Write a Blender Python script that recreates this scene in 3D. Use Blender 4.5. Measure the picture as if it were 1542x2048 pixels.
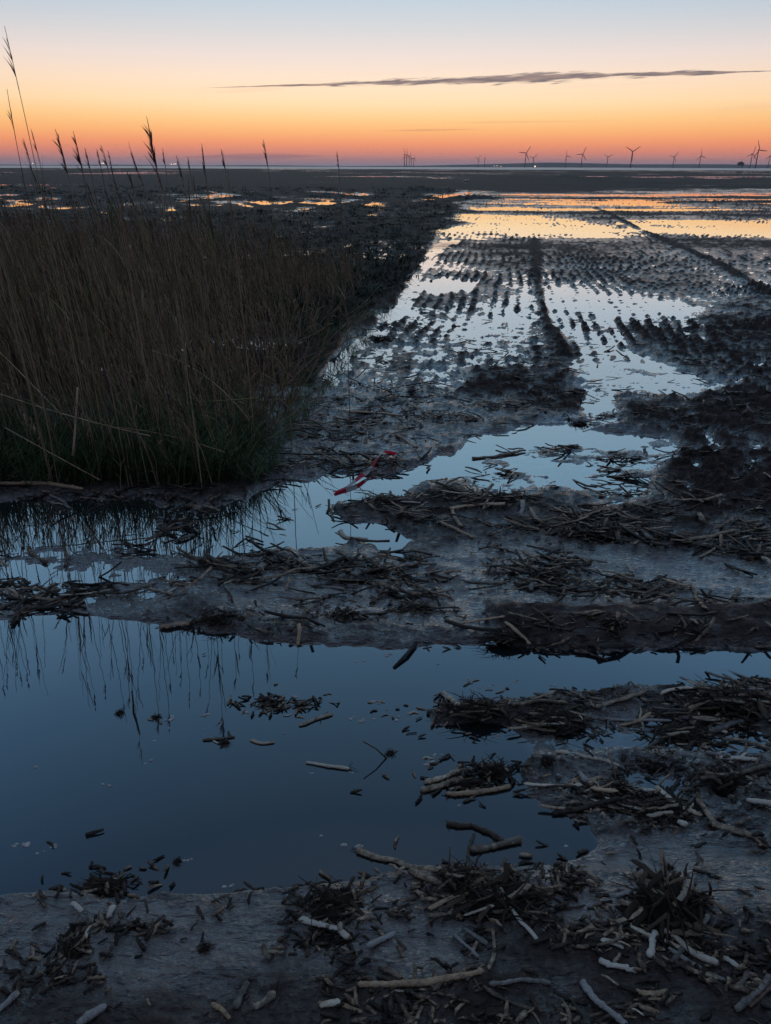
import bpy, math, random
import numpy as np
from mathutils import Matrix, Vector
random.seed(7)
RNG = np.random.default_rng(7)
S = bpy.context.scene
for o in list(bpy.data.objects): bpy.data.objects.remove(o)
C = S.collection

# ------------------------------------------------------------------ camera
F = 1450.0; CH = 1.5
PITCH = math.atan((1024 - 333.5) / F); ROLL = math.radians(0.21)
cam = bpy.data.cameras.new('camera'); camo = bpy.data.objects.new('camera', cam); C.objects.link(camo)
cam.lens = F / 2048 * 36; cam.sensor_width = 36; cam.sensor_fit = 'AUTO'
cam.clip_start = 0.05; cam.clip_end = 60000
R3 = Matrix.Rotation(math.pi / 2 - PITCH, 3, 'X') @ Matrix.Rotation(ROLL, 3, 'Z')
camo.matrix_world = Matrix.Translation((0, 0, CH)) @ R3.to_4x4()
S.camera = camo
RN = np.array(R3)

def ray(px, py):
    return R3 @ Vector((px - 771.0, 1024.0 - py, -F))
def ground(px, py, z=0.0):
    """point of the ground plane (height z) that stands at a photo position"""
    r = ray(px, py); t = (z - CH) / r.z
    return Vector((r.x * t, r.y * t, z))
def at_dist(px, py, d):
    r = ray(px, py); t = d / r.y
    return Vector((r.x * t, d, CH + r.z * t))
def proj(x, y, z):
    p = np.stack([x, y, z - CH], -1) @ RN
    w = np.maximum(-p[..., 2], 1e-3)
    return 771 + F * p[..., 0] / w, 1024 - F * p[..., 1] / w

# ------------------------------------------------------------------ render / sky
S.render.engine = 'CYCLES'
S.view_settings.view_transform = 'Standard'; S.view_settings.look = 'None'
S.view_settings.exposure = 0.0; S.view_settings.gamma = 1.0
S.cycles.max_bounces = 6; S.cycles.transparent_max_bounces = 8

def srgb(r, g, b):
    f = lambda c: (c / 255) / 12.92 if c / 255 <= .04045 else ((c / 255 + .055) / 1.055) ** 2.4
    return (f(r), f(g), f(b), 1)

class NT:
    """small helper around a node tree"""
    def __init__(s, nt): s.nt = nt; nt.nodes.clear()
    def n(s, t, **k):
        x = s.nt.nodes.new(t)
        for a, b in k.items():
            if hasattr(x, a): setattr(x, a, b)
        return x
    def l(s, a, b): s.nt.links.new(a, b)
    def put(s, sock, v):
        if isinstance(v, bpy.types.NodeSocket): s.l(v, sock)
        else: sock.default_value = v
    def m(s, op, a, b=None, c=None, clamp=False):
        x = s.nt.nodes.new('ShaderNodeMath'); x.operation = op; x.use_clamp = clamp
        s.put(x.inputs[0], a)
        if b is not None: s.put(x.inputs[1], b)
        if c is not None: s.put(x.inputs[2], c)
        return x.outputs[0]
    def mr(s, v, a, b, c=0.0, d=1.0, t='SMOOTHSTEP'):
        x = s.nt.nodes.new('ShaderNodeMapRange'); x.interpolation_type = t
        s.put(x.inputs[0], v)
        for i, q in enumerate((a, b, c, d)): s.put(x.inputs[i + 1], q)
        return x.outputs[0]
    def ramp(s, v, stops, interp='LINEAR'):
        x = s.nt.nodes.new('ShaderNodeValToRGB'); s.l(v, x.inputs[0]); e = x.color_ramp.elements
        x.color_ramp.interpolation = interp
        while len(e) < len(stops): e.new(0.5)
        for el, (p, col) in zip(e, stops): el.position = p; el.color = col
        return x.outputs[0]
    def mix(s, f, a, b, bt='MIX'):
        x = s.nt.nodes.new('ShaderNodeMix'); x.data_type = 'RGBA'; x.blend_type = bt
        s.put(x.inputs[0], f); s.put(x.inputs[6], a); s.put(x.inputs[7], b)
        return x.outputs[2]
    def noise(s, vec, scale, detail=4, rough=.55, dist=0.0):
        x = s.nt.nodes.new('ShaderNodeTexNoise'); x.inputs['Scale'].default_value = scale
        x.inputs['Detail'].default_value = detail; x.inputs['Roughness'].default_value = rough
        x.inputs['Distortion'].default_value = dist
        if vec is not None: s.l(vec, x.inputs['Vector'])
        return x.outputs[0]

def uw(px, py):
    r = ray(px, py); return r.x / r.y, r.z / r.y

world = bpy.data.worlds.new('World'); S.world = world; world.use_nodes = True
k = NT(world.node_tree)
tc = k.n('ShaderNodeTexCoord'); sep = k.n('ShaderNodeSeparateXYZ'); k.l(tc.outputs['Generated'], sep.inputs[0])
X, Y, Z = sep.outputs
def el(py):            # sin(elevation) of a photo row, in the ramp's square root scale
    r = ray(771, py).normalized(); return math.sqrt(max(r.z, 0))
def es(deg): return math.sqrt(math.sin(math.radians(deg)))
t = k.m('SQRT', k.m('MAXIMUM', Z, 0.0))
SKY = [(0.0, srgb(112, 122, 150)), (el(329), srgb(150, 128, 140)), (el(318), srgb(190, 130, 126)),
       (el(303), srgb(226, 138, 112)), (el(285), srgb(247, 156, 108)), (el(262), srgb(255, 184, 118)), (el(238), srgb(255, 205, 140)),
       (el(205), srgb(255, 222, 176)), (el(165), srgb(252, 224, 196)), (el(115), srgb(236, 219, 210)),
       (el(60), srgb(212, 211, 212)), (el(5), srgb(192, 204, 214)), (es(14), srgb(172, 192, 206)),
       (es(21), srgb(148, 188, 214)), (es(28), srgb(132, 174, 206)), (es(36), srgb(104, 146, 182)), (es(48), srgb(84, 114, 146)), (es(62), srgb(126, 142, 168)), (1.0, srgb(196, 202, 214))]
col = k.ramp(t, SKY)
# the glow is strongest a little left of the middle and reddens to both sides
az = k.m('ARCTAN2', X, Y)
side = k.mr(k.m('ABSOLUTE', k.m('SUBTRACT', az, -0.02)), 0.02, 1.1)
warm = k.ramp(t, [(0, (.82, .84, .95, 1)), (el(300), (.84, .76, .80, 1)), (el(230), (.90, .70, .55, 1)),
                  (el(120), (.75, .78, .84, 1)), (el(10), (.55, .68, .82, 1)), (1, (.8, .85, .95, 1))])
col = k.mix(side, col, k.mix(1.0, col, warm, 'MULTIPLY'))
# the sky behind the camera, away from the afterglow
back = k.mr(Y, 0.35, -0.5)
east = k.ramp(t, [(0, srgb(44, 42, 50)), (es(8), srgb(58, 54, 64)), (es(25), srgb(58, 65, 84)), (es(50), srgb(76, 90, 116)), (es(65), srgb(126, 142, 168)), (1, srgb(196, 202, 214))])
col = k.mix(back, col, east)
# clouds: one long dark streak, thin wisps and a low bank
u = k.m('DIVIDE', X, k.m('MAXIMUM', Y, .05)); w = k.m('DIVIDE', Z, k.m('MAXIMUM', Y, .05))
cb = k.n('ShaderNodeCombineXYZ'); k.l(u, cb.inputs[0]); k.l(k.m('ADD', w, k.m('MULTIPLY', u, -0.05)), cb.inputs[1])
def stretched(sx, sy):
    mp = k.n('ShaderNodeMapping'); mp.inputs['Scale'].default_value = (sx, sy, 1); k.l(cb.outputs[0], mp.inputs[0]); return mp.outputs[0]
n1 = k.noise(stretched(9, 170), 1.0, 6, .62, .3); n2 = k.noise(stretched(28, 330), 1.0, 5, .6, .2); n3 = k.noise(stretched(2.2, 60), 1, 4, .5)
def streak(pa, pb, peak, hw, pk=.45, amp=1.3, wob=.0):
    (ua, wa), (ub, wb) = uw(*pa), uw(*pb)
    s_ = k.m('DIVIDE', k.m('SUBTRACT', u, ua), ub - ua)
    wc = k.m('ADD', k.m('MULTIPLY', s_, wb - wa), wa)
    if wob: wc = k.m('ADD', wc, k.m('MULTIPLY', k.m('SUBTRACT', n3, .5), wob))
    env = k.m('MULTIPLY', k.mr(s_, 0, pk), k.mr(s_, 1.0, pk + .05))
    thick = k.m('MULTIPLY', env, hw)
    q = k.m('DIVIDE', k.m('ABSOLUTE', k.m('SUBTRACT', w, wc)), k.m('MAXIMUM', thick, 1e-5))
    q = k.m('ADD', q, k.m('MULTIPLY', k.m('SUBTRACT', n1, .5), amp))
    q = k.m('ADD', q, k.m('MULTIPLY', k.m('SUBTRACT', n2, .5), amp * .7))
    return k.m('MULTIPLY', k.mr(q, 1.0, .35), k.m('GREATER_THAN', env, .002))
c1 = streak((370, 177), (1640, 139), .5, .0052, .52, 2.7)
ccol = k.mix(k.mr(n2, .35, .65), srgb(92, 86, 98), srgb(150, 128, 122))
col = k.mix(k.m('MULTIPLY', c1, .9), col, ccol)
c2 = streak((330, 314), (680, 312), .5, .0045, .5, .7)
col = k.mix(k.m('MULTIPLY', c2, .45), col, srgb(128, 96, 108))
c3 = streak((740, 262), (990, 258), .5, .0013, .45, .8)
col = k.mix(k.m('MULTIPLY', c3, .4), col, srgb(190, 128, 104))
c4 = streak((860, 246), (1330, 240), .5, .0012, .3, 1.2)
col = k.mix(k.m('MULTIPLY', c4, .3), col, srgb(214, 160, 120))
wis = k.m('MULTIPLY', k.mr(k.noise(stretched(3, 75), 1, 5, .6, .4), .55, .75), k.m('MULTIPLY', k.mr(w, .03, .06), k.mr(w, .13, .07)))
col = k.mix(k.m('MULTIPLY', wis, .30), col, srgb(224, 178, 150))
bg = k.n('ShaderNodeBackground'); k.l(col, bg.inputs[0]); bg.inputs[1].default_value = 1.12
wo = k.n('ShaderNodeOutputWorld'); k.l(bg.outputs[0], wo.inputs[0])

# ------------------------------------------------------------------ materials
def newmat(name):
    m = bpy.data.materials.new(name); m.use_nodes = True; kk = NT(m.node_tree)
    out = kk.n('ShaderNodeOutputMaterial'); p = kk.n('ShaderNodeBsdfPrincipled'); kk.l(p.outputs[0], out.inputs[0])
    return m, kk, p
def bump(kk, p, h, strength, dist):
    b = kk.n('ShaderNodeBump'); b.inputs['Strength'].default_value = strength; b.inputs['Distance'].default_value = dist
    kk.l(h, b.inputs['Height']); kk.l(b.outputs[0], p.inputs['Normal']); return b

M = {}
# wet estuary mud: glossy where a film of water lies on it, dull where it stands clear
m, kk, p = newmat('wet_mud'); M['mud'] = m
tcn = kk.n('ShaderNodeTexCoord'); P = tcn.outputs['Object']
a = kk.noise(P, 3.0, 6, .6); b = kk.noise(P, 42.0, 5, .65)
c = kk.ramp(kk.m('ADD', kk.m('MULTIPLY', a, .5), kk.m('MULTIPLY', b, .5)),
            [(.30, (.010, .0075, .006, 1)), (.5, (.030, .023, .020, 1)), (.72, (.075, .058, .052, 1))])
as_ = kk.n('ShaderNodeAttribute'); as_.attribute_name = 'silt'
c2 = kk.ramp(kk.m('ADD', kk.m('MULTIPLY', a, .6), kk.m('MULTIPLY', b, .4)), [(.30, (.030, .024, .022, 1)), (.5, (.066, .053, .050, 1)), (.72, (.12, .098, .092, 1))])
kk.l(kk.mix(kk.m('ADD', as_.outputs['Fac'], kk.m('MULTIPLY', kk.m('SUBTRACT', a, .5), .6), clamp=True), c, c2), p.inputs['Base Color'])
at_ = kk.n('ShaderNodeAttribute'); at_.attribute_name = 'wetness'
wet = kk.m('ADD', at_.outputs['Fac'], kk.m('MULTIPLY', kk.m('SUBTRACT', kk.noise(P, 9.0, 5, .6), .5), 1.1), clamp=True)
kk.l(kk.mr(wet, 0, .8, .62, .13, 'LINEAR'), p.inputs['Roughness'])
kk.l(kk.mr(wet, .1, .8, 1.12, 1.4, 'LINEAR'), p.inputs['IOR'])
mp = kk.n('ShaderNodeMapping'); mp.inputs['Scale'].default_value = (.5, 1.35, 1); mp.inputs['Rotation'].default_value = (0, 0, .25); kk.l(P, mp.inputs[0])
h = kk.m('ADD', kk.m('MULTIPLY', kk.noise(mp.outputs[0], 110.0, 4, .5, .4), .16), kk.m('MULTIPLY', kk.noise(P, 9.0, 3, .5), .9))
h = kk.m('ADD', h, kk.m('MULTIPLY', kk.noise(mp.outputs[0], 34.0, 5, .62, .7), 1.0))
bn = bump(kk, p, h, .8, .020)
gw = kk.n('ShaderNodeBsdfGlossy'); gw.inputs['Roughness'].default_value = .19; kk.l(bn.outputs[0], gw.inputs['Normal'])
gg = kk.n('ShaderNodeNewGeometry'); vd = kk.n('ShaderNodeVectorMath', operation='DOT_PRODUCT'); kk.l(gg.outputs['Incoming'], vd.inputs[0]); kk.l(bn.outputs[0], vd.inputs[1])
film = kk.m('ADD', .05, kk.m('MULTIPLY', .7, kk.m('POWER', kk.m('SUBTRACT', 1.0, kk.m('MAXIMUM', vd.outputs['Value'], 0.0)), 1.9)))
ff = kk.m('MULTIPLY', film, kk.mr(wet, .12, .8, 0.0, 1.0, 'LINEAR'), clamp=True)
ms = kk.n('ShaderNodeMixShader'); kk.l(ff, ms.inputs[0]); kk.l(p.outputs[0], ms.inputs[1]); kk.l(gw.outputs[0], ms.inputs[2])
for nd_ in kk.nt.nodes:
    if nd_.type == 'OUTPUT_MATERIAL': kk.l(ms.outputs[0], nd_.inputs[0])

# standing water, a little silty
m = bpy.data.materials.new('pool_water'); m.use_nodes = True; kk = NT(m.node_tree); M['water'] = m
out = kk.n('ShaderNodeOutputMaterial')
gl = kk.n('ShaderNodeBsdfGlossy'); gl.inputs['Roughness'].default_value = .012; gl.inputs['Color'].default_value = (1, 1, 1, 1)
df = kk.n('ShaderNodeBsdfDiffuse'); df.inputs['Color'].default_value = (.010, .016, .019, 1)
tr = kk.n('ShaderNodeBsdfTransparent'); tr.inputs['Color'].default_value = (.85, .87, .87, 1)
body = kk.n('ShaderNodeMixShader'); dp_ = kk.n('ShaderNodeAttribute'); dp_.attribute_name = 'depth'
kk.l(kk.m('POWER', 2.718, kk.m('MULTIPLY', dp_.outputs['Fac'], -48.0)), body.inputs[0])
kk.l(df.outputs[0], body.inputs[1]); kk.l(tr.outputs[0], body.inputs[2])
gg = kk.n('ShaderNodeNewGeometry'); vd = kk.n('ShaderNodeVectorMath', operation='DOT_PRODUCT'); kk.l(gg.outputs['Incoming'], vd.inputs[0]); kk.l(gg.outputs['Normal'], vd.inputs[1])
fres = kk.m('ADD', .05, kk.m('MULTIPLY', .95, kk.m('POWER', kk.m('SUBTRACT', 1.0, kk.m('ABSOLUTE', vd.outputs['Value'])), 1.65)), clamp=True)
tcn = kk.n('ShaderNodeTexCoord')
bb = kk.n('ShaderNodeBump'); bb.inputs['Strength'].default_value = .05; bb.inputs['Distance'].default_value = .01
kk.l(kk.noise(tcn.outputs['Object'], 5.0, 3, .5), bb.inputs['Height'])
kk.l(bb.outputs[0], gl.inputs['Normal'])
mx = kk.n('ShaderNodeMixShader'); kk.l(fres, mx.inputs[0]); kk.l(body.outputs[0], mx.inputs[1]); kk.l(gl.outputs[0], mx.inputs[2])
kk.l(mx.outputs[0], out.inputs[0])

def simple(name, colr, rough=.6, spec=None, metal=0):
    m, kk, p = newmat(name); p.inputs['Base Color'].default_value = (*colr, 1); p.inputs['Roughness'].default_value = rough
    p.inputs['Metallic'].default_value = metal
    tcn = kk.n('ShaderNodeTexCoord')
    f = kk.noise(tcn.outputs['Object'], 30, 4, .6)
    kk.l(kk.mix(kk.mr(f, .3, .7), tuple(x * .7 for x in colr) + (1,), tuple(x * 1.2 for x in colr) + (1,)), p.inputs['Base Color'])
    return m
def island(name, stops, rough=.6, streaks=60.0, obj_rand=True):
    """material whose colour differs from piece to piece and is mottled along each piece"""
    m, kk, p = newmat(name)
    g = kk.n('ShaderNodeNewGeometry'); oi = kk.n('ShaderNodeObjectInfo'); tcn = kk.n('ShaderNodeTexCoord')
    r = kk.m('FRACT', kk.m('ADD', g.outputs['Random Per Island'], oi.outputs['Random'])) if obj_rand else g.outputs['Random Per Island']
    f = kk.noise(tcn.outputs['Object'], streaks, 4, .65)
    v = kk.m('ADD', kk.m('MULTIPLY', r, .72), kk.m('MULTIPLY', kk.m('SUBTRACT', f, .52), 1.25), clamp=True)
    kk.l(kk.ramp(v, stops), p.inputs['Base Color'])
    p.inputs['Roughness'].default_value = rough
    bump(kk, p, kk.m('ADD', kk.noise(tcn.outputs['Object'], streaks * 4, 3, .6), kk.noise(tcn.outputs['Object'], streaks * 1.5, 4, .6)), .8, .004)
    return m
M['rhiz'] = island('reed_rhizome', [(0, (.03, .021, .015, 1)), (.2, (.10, .07, .045, 1)), (.38, (.25, .185, .12, 1)), (.55, (.40, .33, .24, 1)), (.75, (.54, .49, .41, 1))], .38)
M['rhiz_pale'] = island('pale_rhizome', [(0, (.08, .06, .04, 1)), (.3, (.33, .28, .21, 1)), (.7, (.45, .42, .37, 1))], .38)
M['rhiz_tan'] = island('tan_rhizome', [(0, (.08, .05, .03, 1)), (.35, (.30, .20, .12, 1)), (.8, (.46, .34, .22, 1))], .4)
M['rhiz_grey'] = island('grey_rhizome', [(0, (.05, .045, .04, 1)), (.4, (.17, .16, .15, 1)), (.8, (.28, .28, .28, 1))], .36)
M['rhiz_dark'] = island('dark_rhizome', [(0, (.015, .012, .010, 1)), (.5, (.08, .058, .04, 1)), (1, (.20, .15, .10, 1))], .4)
M['litter'] = island('dark_litter', [(0, (.010, .008, .007, 1)), (.35, (.03, .022, .017, 1)), (.55, (.12, .085, .06, 1)), (.72, (.28, .21, .145, 1)), (1, (.44, .39, .32, 1))], .36)
M['root'] = island('root_mass', [(0, (.008, .006, .005, 1)), (.6, (.026, .017, .013, 1)), (1, (.07, .042, .028, 1))], .6)
M['fibre'] = island('root_fibre', [(0, (.012, .009, .007, 1)), (.55, (.045, .03, .022, 1)), (1, (.15, .10, .065, 1))], .5)
M['stem'] = island('reed_stem', [(0, (.10, .065, .045, 1)), (.3, (.36, .24, .16, 1)), (.5, (.50, .34, .24, 1)), (.65, (.20, .20, .075, 1)), (.8, (.30, .25, .12, 1)), (1, (.70, .52, .38, 1))], .6, 8)
M['leaf'] = island('reed_leaf', [(0, (.08, .11, .03, 1)), (.35, (.22, .16, .085, 1)), (.6, (.34, .23, .15, 1)), (.8, (.11, .145, .04, 1)), (1, (.48, .34, .23, 1))], .6, 8)
M['head'] = island('seed_head', [(0, (.12, .065, .045, 1)), (.6, (.24, .13, .09, 1)), (1, (.36, .21, .15, 1))], .8, 20)
M['grass'] = island('green_grass', [(0, (.03, .065, .02, 1)), (.5, (.06, .10, .03, 1)), (1, (.14, .13, .07, 1))], .55, 8)
M['marsh'] = island('marsh_plant', [(0, (.014, .018, .010, 1)), (.5, (.028, .036, .018, 1)), (1, (.06, .05, .03, 1))], .7, 8)
M['turb'] = simple('turbine_paint', (.16, .10, .10), .5)
M['steel'] = simple('platform_steel', (.06, .05, .055), .6)
M['black'] = simple('black_rod', (.012, .012, .013), .4)
M['foam'] = island('foam_fleck', [(0, (.25, .24, .23, 1)), (1, (.5, .5, .5, 1))], .5)
M['post'] = simple('white_post_paint', (.5, .5, .5), .6)
M['bird'] = simple('gull_feather', (.75, .75, .74), .7)
M['hill'] = simple('far_land', (.05, .06, .06), .95)
m, kk, p = newmat('sea_water'); M['sea'] = m
p.inputs['Base Color'].default_value = (.10, .13, .16, 1); p.inputs['Roughness'].default_value = .35
tcn = kk.n('ShaderNodeTexCoord'); bump(kk, p, kk.noise(tcn.outputs['Object'], .4, 4, .6), .3, .3)
m, kk, p = newmat('barrier_tape'); M['tape'] = m
uvn = kk.n('ShaderNodeUVMap'); sp = kk.n('ShaderNodeSeparateXYZ'); kk.l(uvn.outputs[0], sp.inputs[0])
fr_ = kk.m('FRACT', kk.m('ADD', sp.outputs[0], kk.m('MULTIPLY', sp.outputs[1], .12)))
kk.l(kk.mix(kk.mr(fr_, .49, .51), (.62, .012, .035, 1), (.55, .52, .53, 1)), p.inputs['Base Color'])
p.inputs['Roughness'].default_value = .35
tl = kk.n('ShaderNodeBsdfTranslucent'); kk.l(kk.mix(kk.mr(fr_, .49, .51), (.75, .03, .06, 1), (.7, .64, .64, 1)), tl.inputs[0])
ms = kk.n('ShaderNodeMixShader'); ms.inputs[0].default_value = .5; kk.l(p.outputs[0], ms.inputs[1]); kk.l(tl.outputs[0], ms.inputs[2])
for nd_ in kk.nt.nodes:
    if nd_.type == 'OUTPUT_MATERIAL': kk.l(ms.outputs[0], nd_.inputs[0])
m, kk, p = newmat('lamp_glow'); M['lamp'] = m
p.inputs['Emission Color'].default_value = (1, .72, .42, 1); p.inputs['Emission Strength'].default_value = 2.0

for k_ in ('root', 'fibre', 'litter', 'rhiz_dark', 'marsh', 'leaf', 'stem'):
    for nd_ in M[k_].node_tree.nodes:
        if nd_.type == 'BSDF_PRINCIPLED': nd_.inputs['Specular IOR Level'].default_value = .2
# ------------------------------------------------------------------ object helpers
def mesh(name, verts, faces, mat, smooth=True, uvs=None):
    me = bpy.data.meshes.new(name)
    verts = np.asarray(verts, dtype=np.float32).reshape(-1, 3)
    if isinstance(faces, np.ndarray):
        nf, w_ = faces.shape
        me.vertices.add(len(verts)); me.vertices.foreach_set('co', verts.ravel())
        me.loops.add(nf * w_); me.loops.foreach_set('vertex_index', faces.ravel().astype(np.int32))
        me.polygons.add(nf); me.polygons.foreach_set('loop_start', np.arange(0, nf * w_, w_, dtype=np.int32))
        try: me.polygons.foreach_set('loop_total', np.full(nf, w_, dtype=np.int32))
        except Exception: pass
        me.update(calc_edges=True)
    else:
        me.from_pydata(verts.tolist(), [], faces); me.update()
    if smooth: me.polygons.foreach_set('use_smooth', np.ones(len(me.polygons), dtype=bool))
    me.materials.append(mat)
    return me
def link(name, me, parent=None, loc=None, rot=None, scale=None):
    o = bpy.data.objects.new(name, me); C.objects.link(o)
    if parent: o.parent = parent
    if loc is not None: o.location = loc
    if rot is not None: o.rotation_euler = rot
    if scale is not None: o.scale = scale
    return o
def tag(o, label=None, cat=None, group=None, kind=None):
    if label: o['label'] = label
    if cat: o['category'] = cat
    if group: o['group'] = group
    if kind: o['kind'] = kind
    return o

def tube(path, radii, sides=7, flat=1.0, caps=True):
    path = np.asarray(path, float); n = len(path); radii = np.broadcast_to(radii, (n,))
    tg = np.gradient(path, axis=0); tg /= np.linalg.norm(tg, axis=1)[:, None] + 1e-9
    ref = np.array([0, 0, 1.0]) if abs(tg[0, 2]) < .9 else np.array([1.0, 0, 0])
    a1 = np.cross(tg, ref); a1 /= np.linalg.norm(a1, axis=1)[:, None] + 1e-9
    a2 = np.cross(a1, tg)
    th = np.linspace(0, 2 * math.pi, sides, endpoint=False)
    v = path[:, None, :] + radii[:, None, None] * (np.cos(th)[None, :, None] * a1[:, None, :] + flat * np.sin(th)[None, :, None] * a2[:, None, :])
    v = v.reshape(-1, 3); f = []
    i = np.arange(n - 1)[:, None] * sides; j = np.arange(sides)[None, :]; j2 = (j + 1) % sides
    q = np.stack([i + j, i + j2, i + sides + j2, i + sides + j], -1).reshape(-1, 4)
    if caps:
        v = np.vstack([v, path[0], path[-1]]); c0 = n * sides; c1_ = c0 + 1; jj = np.arange(sides); jn = (jj + 1) % sides
        q = np.vstack([q, np.stack([jn, jj, np.full(sides, c0), np.full(sides, c0)], -1)]) if False else q
        f = [list(r) for r in q] + [[int(b_), int(a_), c0] for a_, b_ in zip(jj, jn)] + [[int((n - 1) * sides + a_), int((n - 1) * sides + b_), c1_] for a_, b_ in zip(jj, jn)]
        return v, f
    return v, [list(r) for r in q]
def ribbon(path, widths, side, flip=False):
    path = np.asarray(path, float); n = len(path); widths = np.asarray(widths)
    side = np.asarray(side, float)
    v = np.vstack([path - side * widths[:, None] / 2, path + side * widths[:, None] / 2])
    f = [[i, i + 1, n + i + 1, n + i] for i in range(n - 1)]
    return v, f
class MB:
    def __init__(s): s.v = []; s.f = []; s.n = 0
    def add(s, v, f, mtx=None):
        v = np.asarray(v, float)
        if mtx is not None: v = v @ np.asarray(mtx)[:3, :3].T + np.asarray(mtx)[:3, 3]
        s.v.append(v); s.f += [[int(i) + s.n for i in q] for q in f]; s.n += len(v)
    def build(s, name, mat, parent=None, smooth=True):
        return link(name, mesh(name, np.vstack(s.v), s.f, mat, smooth), parent)
    def me(s, name, mat, smooth=True): return mesh(name, np.vstack(s.v), s.f, mat, smooth)
def boxvf(x0, x1, y0, y1, z0, z1):
    v = [(x, y, z) for x in (x0, x1) for y in (y0, y1) for z in (z0, z1)]
    return v, [[0, 1, 3, 2], [4, 6, 7, 5], [0, 4, 5, 1], [2, 3, 7, 6], [0, 2, 6, 4], [1, 5, 7, 3]]

# ------------------------------------------------------------------ noise
TAB = np.random.default_rng(3).random((8, 256, 256)) * 2 - 1
def vn(x, y, s=0):
    xi = np.floor(x).astype(np.int64); yi = np.floor(y).astype(np.int64)
    fx = x - xi; fy = y - yi; fx = fx ** 3 * (fx * (fx * 6 - 15) + 10); fy = fy ** 3 * (fy * (fy * 6 - 15) + 10)
    T = TAB[s % 8]; x0 = xi & 255; x1 = (xi + 1) & 255; y0 = yi & 255; y1 = (yi + 1) & 255
    return (T[x0, y0] * (1 - fx) + T[x1, y0] * fx) * (1 - fy) + (T[x0, y1] * (1 - fx) + T[x1, y1] * fx) * fy
def fbm(x, y, o=4, s=0, g=.5):
    r = 0; a_ = 1; n = 0; 
    for i in range(o):
        r = r + a_ * vn(x * 2 ** i + 17.3 * i, y * 2 ** i - 9.1 * i, s + i); n += a_; a_ *= g
    return r / n
def ss(x, a, b):
    q = np.clip((x - a) / (b - a), 0, 1); return q * q * (3 - 2 * q)

# ------------------------------------------------------------------ terrain layout
# zones are outlined on the ground in (bearing, nearness) coordinates, i.e. as surveyed from the camera spot
GX = np.arange(-400, 1950, 4.0); GY = np.arange(330, 2300, 3.0)
gx, gy = np.meshgrid(GX, GY)
CHN = dict(B=np.full(gx.shape, .035), R=np.full(gx.shape, .012), T=np.zeros(gx.shape), D=np.full(gx.shape, .3), L=np.zeros(gx.shape), W=np.full(gx.shape, .35), P=np.zeros(gx.shape), S=np.full(gx.shape, .25))
def sdist(poly):
    poly = np.array(poly, float); d = np.full(gx.shape, 1e9); ins = np.zeros(gx.shape, bool)
    for (x0, y0), (x1, y1) in zip(poly, np.roll(poly, -1, 0)):
        ex, ey = x1 - x0, y1 - y0; wx, wy = gx - x0, gy - y0
        tt = np.clip((wx * ex + wy * ey) / (ex * ex + ey * ey + 1e-9), 0, 1)
        d = np.minimum(d, (wx - ex * tt) ** 2 + (wy - ey * tt) ** 2)
        cnd = ((y0 <= gy) & (y1 > gy)) | ((y1 <= gy) & (y0 > gy))
        xi = x0 + (gy - y0) * ex / (ey if abs(ey) > 1e-9 else 1e-9)
        ins ^= cnd & (gx < xi)
    return np.where(ins, -1, 1) * np.sqrt(d)
def paint(poly, fe=14, **vals):
    if fe > 5: fe *= 2.0
    w_ = ss(-sdist(poly), -fe, fe)
    for n_, v_ in vals.items(): CHN[n_] = CHN[n_] * (1 - w_) + v_ * w_
WD = -.05
# far plain and marsh
paint([(-500, 300), (2100, 300), (2100, 378), (1000, 384), (850, 372), (-500, 372)], 4, B=.05, R=.03, D=0, L=.8, W=-.3, S=.0)
paint([(-500, 372), (850, 372), (945, 395), (905, 425), (918, 455), (870, 472), (856, 505), (866, 530), (800, 560), (822, 590), (752, 612), (700, 650), (672, 700), (620, 780), (-500, 780)], 5, B=.05, R=.03, D=.03, L=1, W=-.25, S=.0)
# thin pools in the marsh
for (xa, xb, yy, hh) in ((0, 70, 411, 4), (70, 200, 415, 2), (150, 260, 425, 4), (300, 370, 424, 3), (380, 445, 413, 4), (470, 510, 406, 3), (525, 560, 405, 3),
                         (565, 625, 405, 4), (590, 690, 405, 5), (640, 705, 411, 4), (715, 760, 409, 5), (735, 770, 415, 3), (800, 860, 402, 4), (500, 530, 415, 2), (840, 930, 395, 3)):
    paint([(xa, yy), ((xa + xb) / 2, yy - hh), (xb, yy), ((xa + xb) / 2, yy + hh)], 3, B=-.05, R=.006, L=.1)
_r = random.Random(77)
for _ in range(52):
    xa = _r.uniform(-100, 940); yy = _r.choice((_r.uniform(384, 396), _r.uniform(398, 430))); wd_ = _r.uniform(14, 62) * (1 if yy > 396 else 1.4); hh = _r.uniform(.7, 1.7)
    paint([(xa, yy), (xa + wd_ * .4, yy - hh), (xa + wd_, yy + _r.uniform(-1, 2)), (xa + wd_ * .6, yy + hh)], 2, B=-.04, R=.010, L=.1, W=.6)
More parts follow.
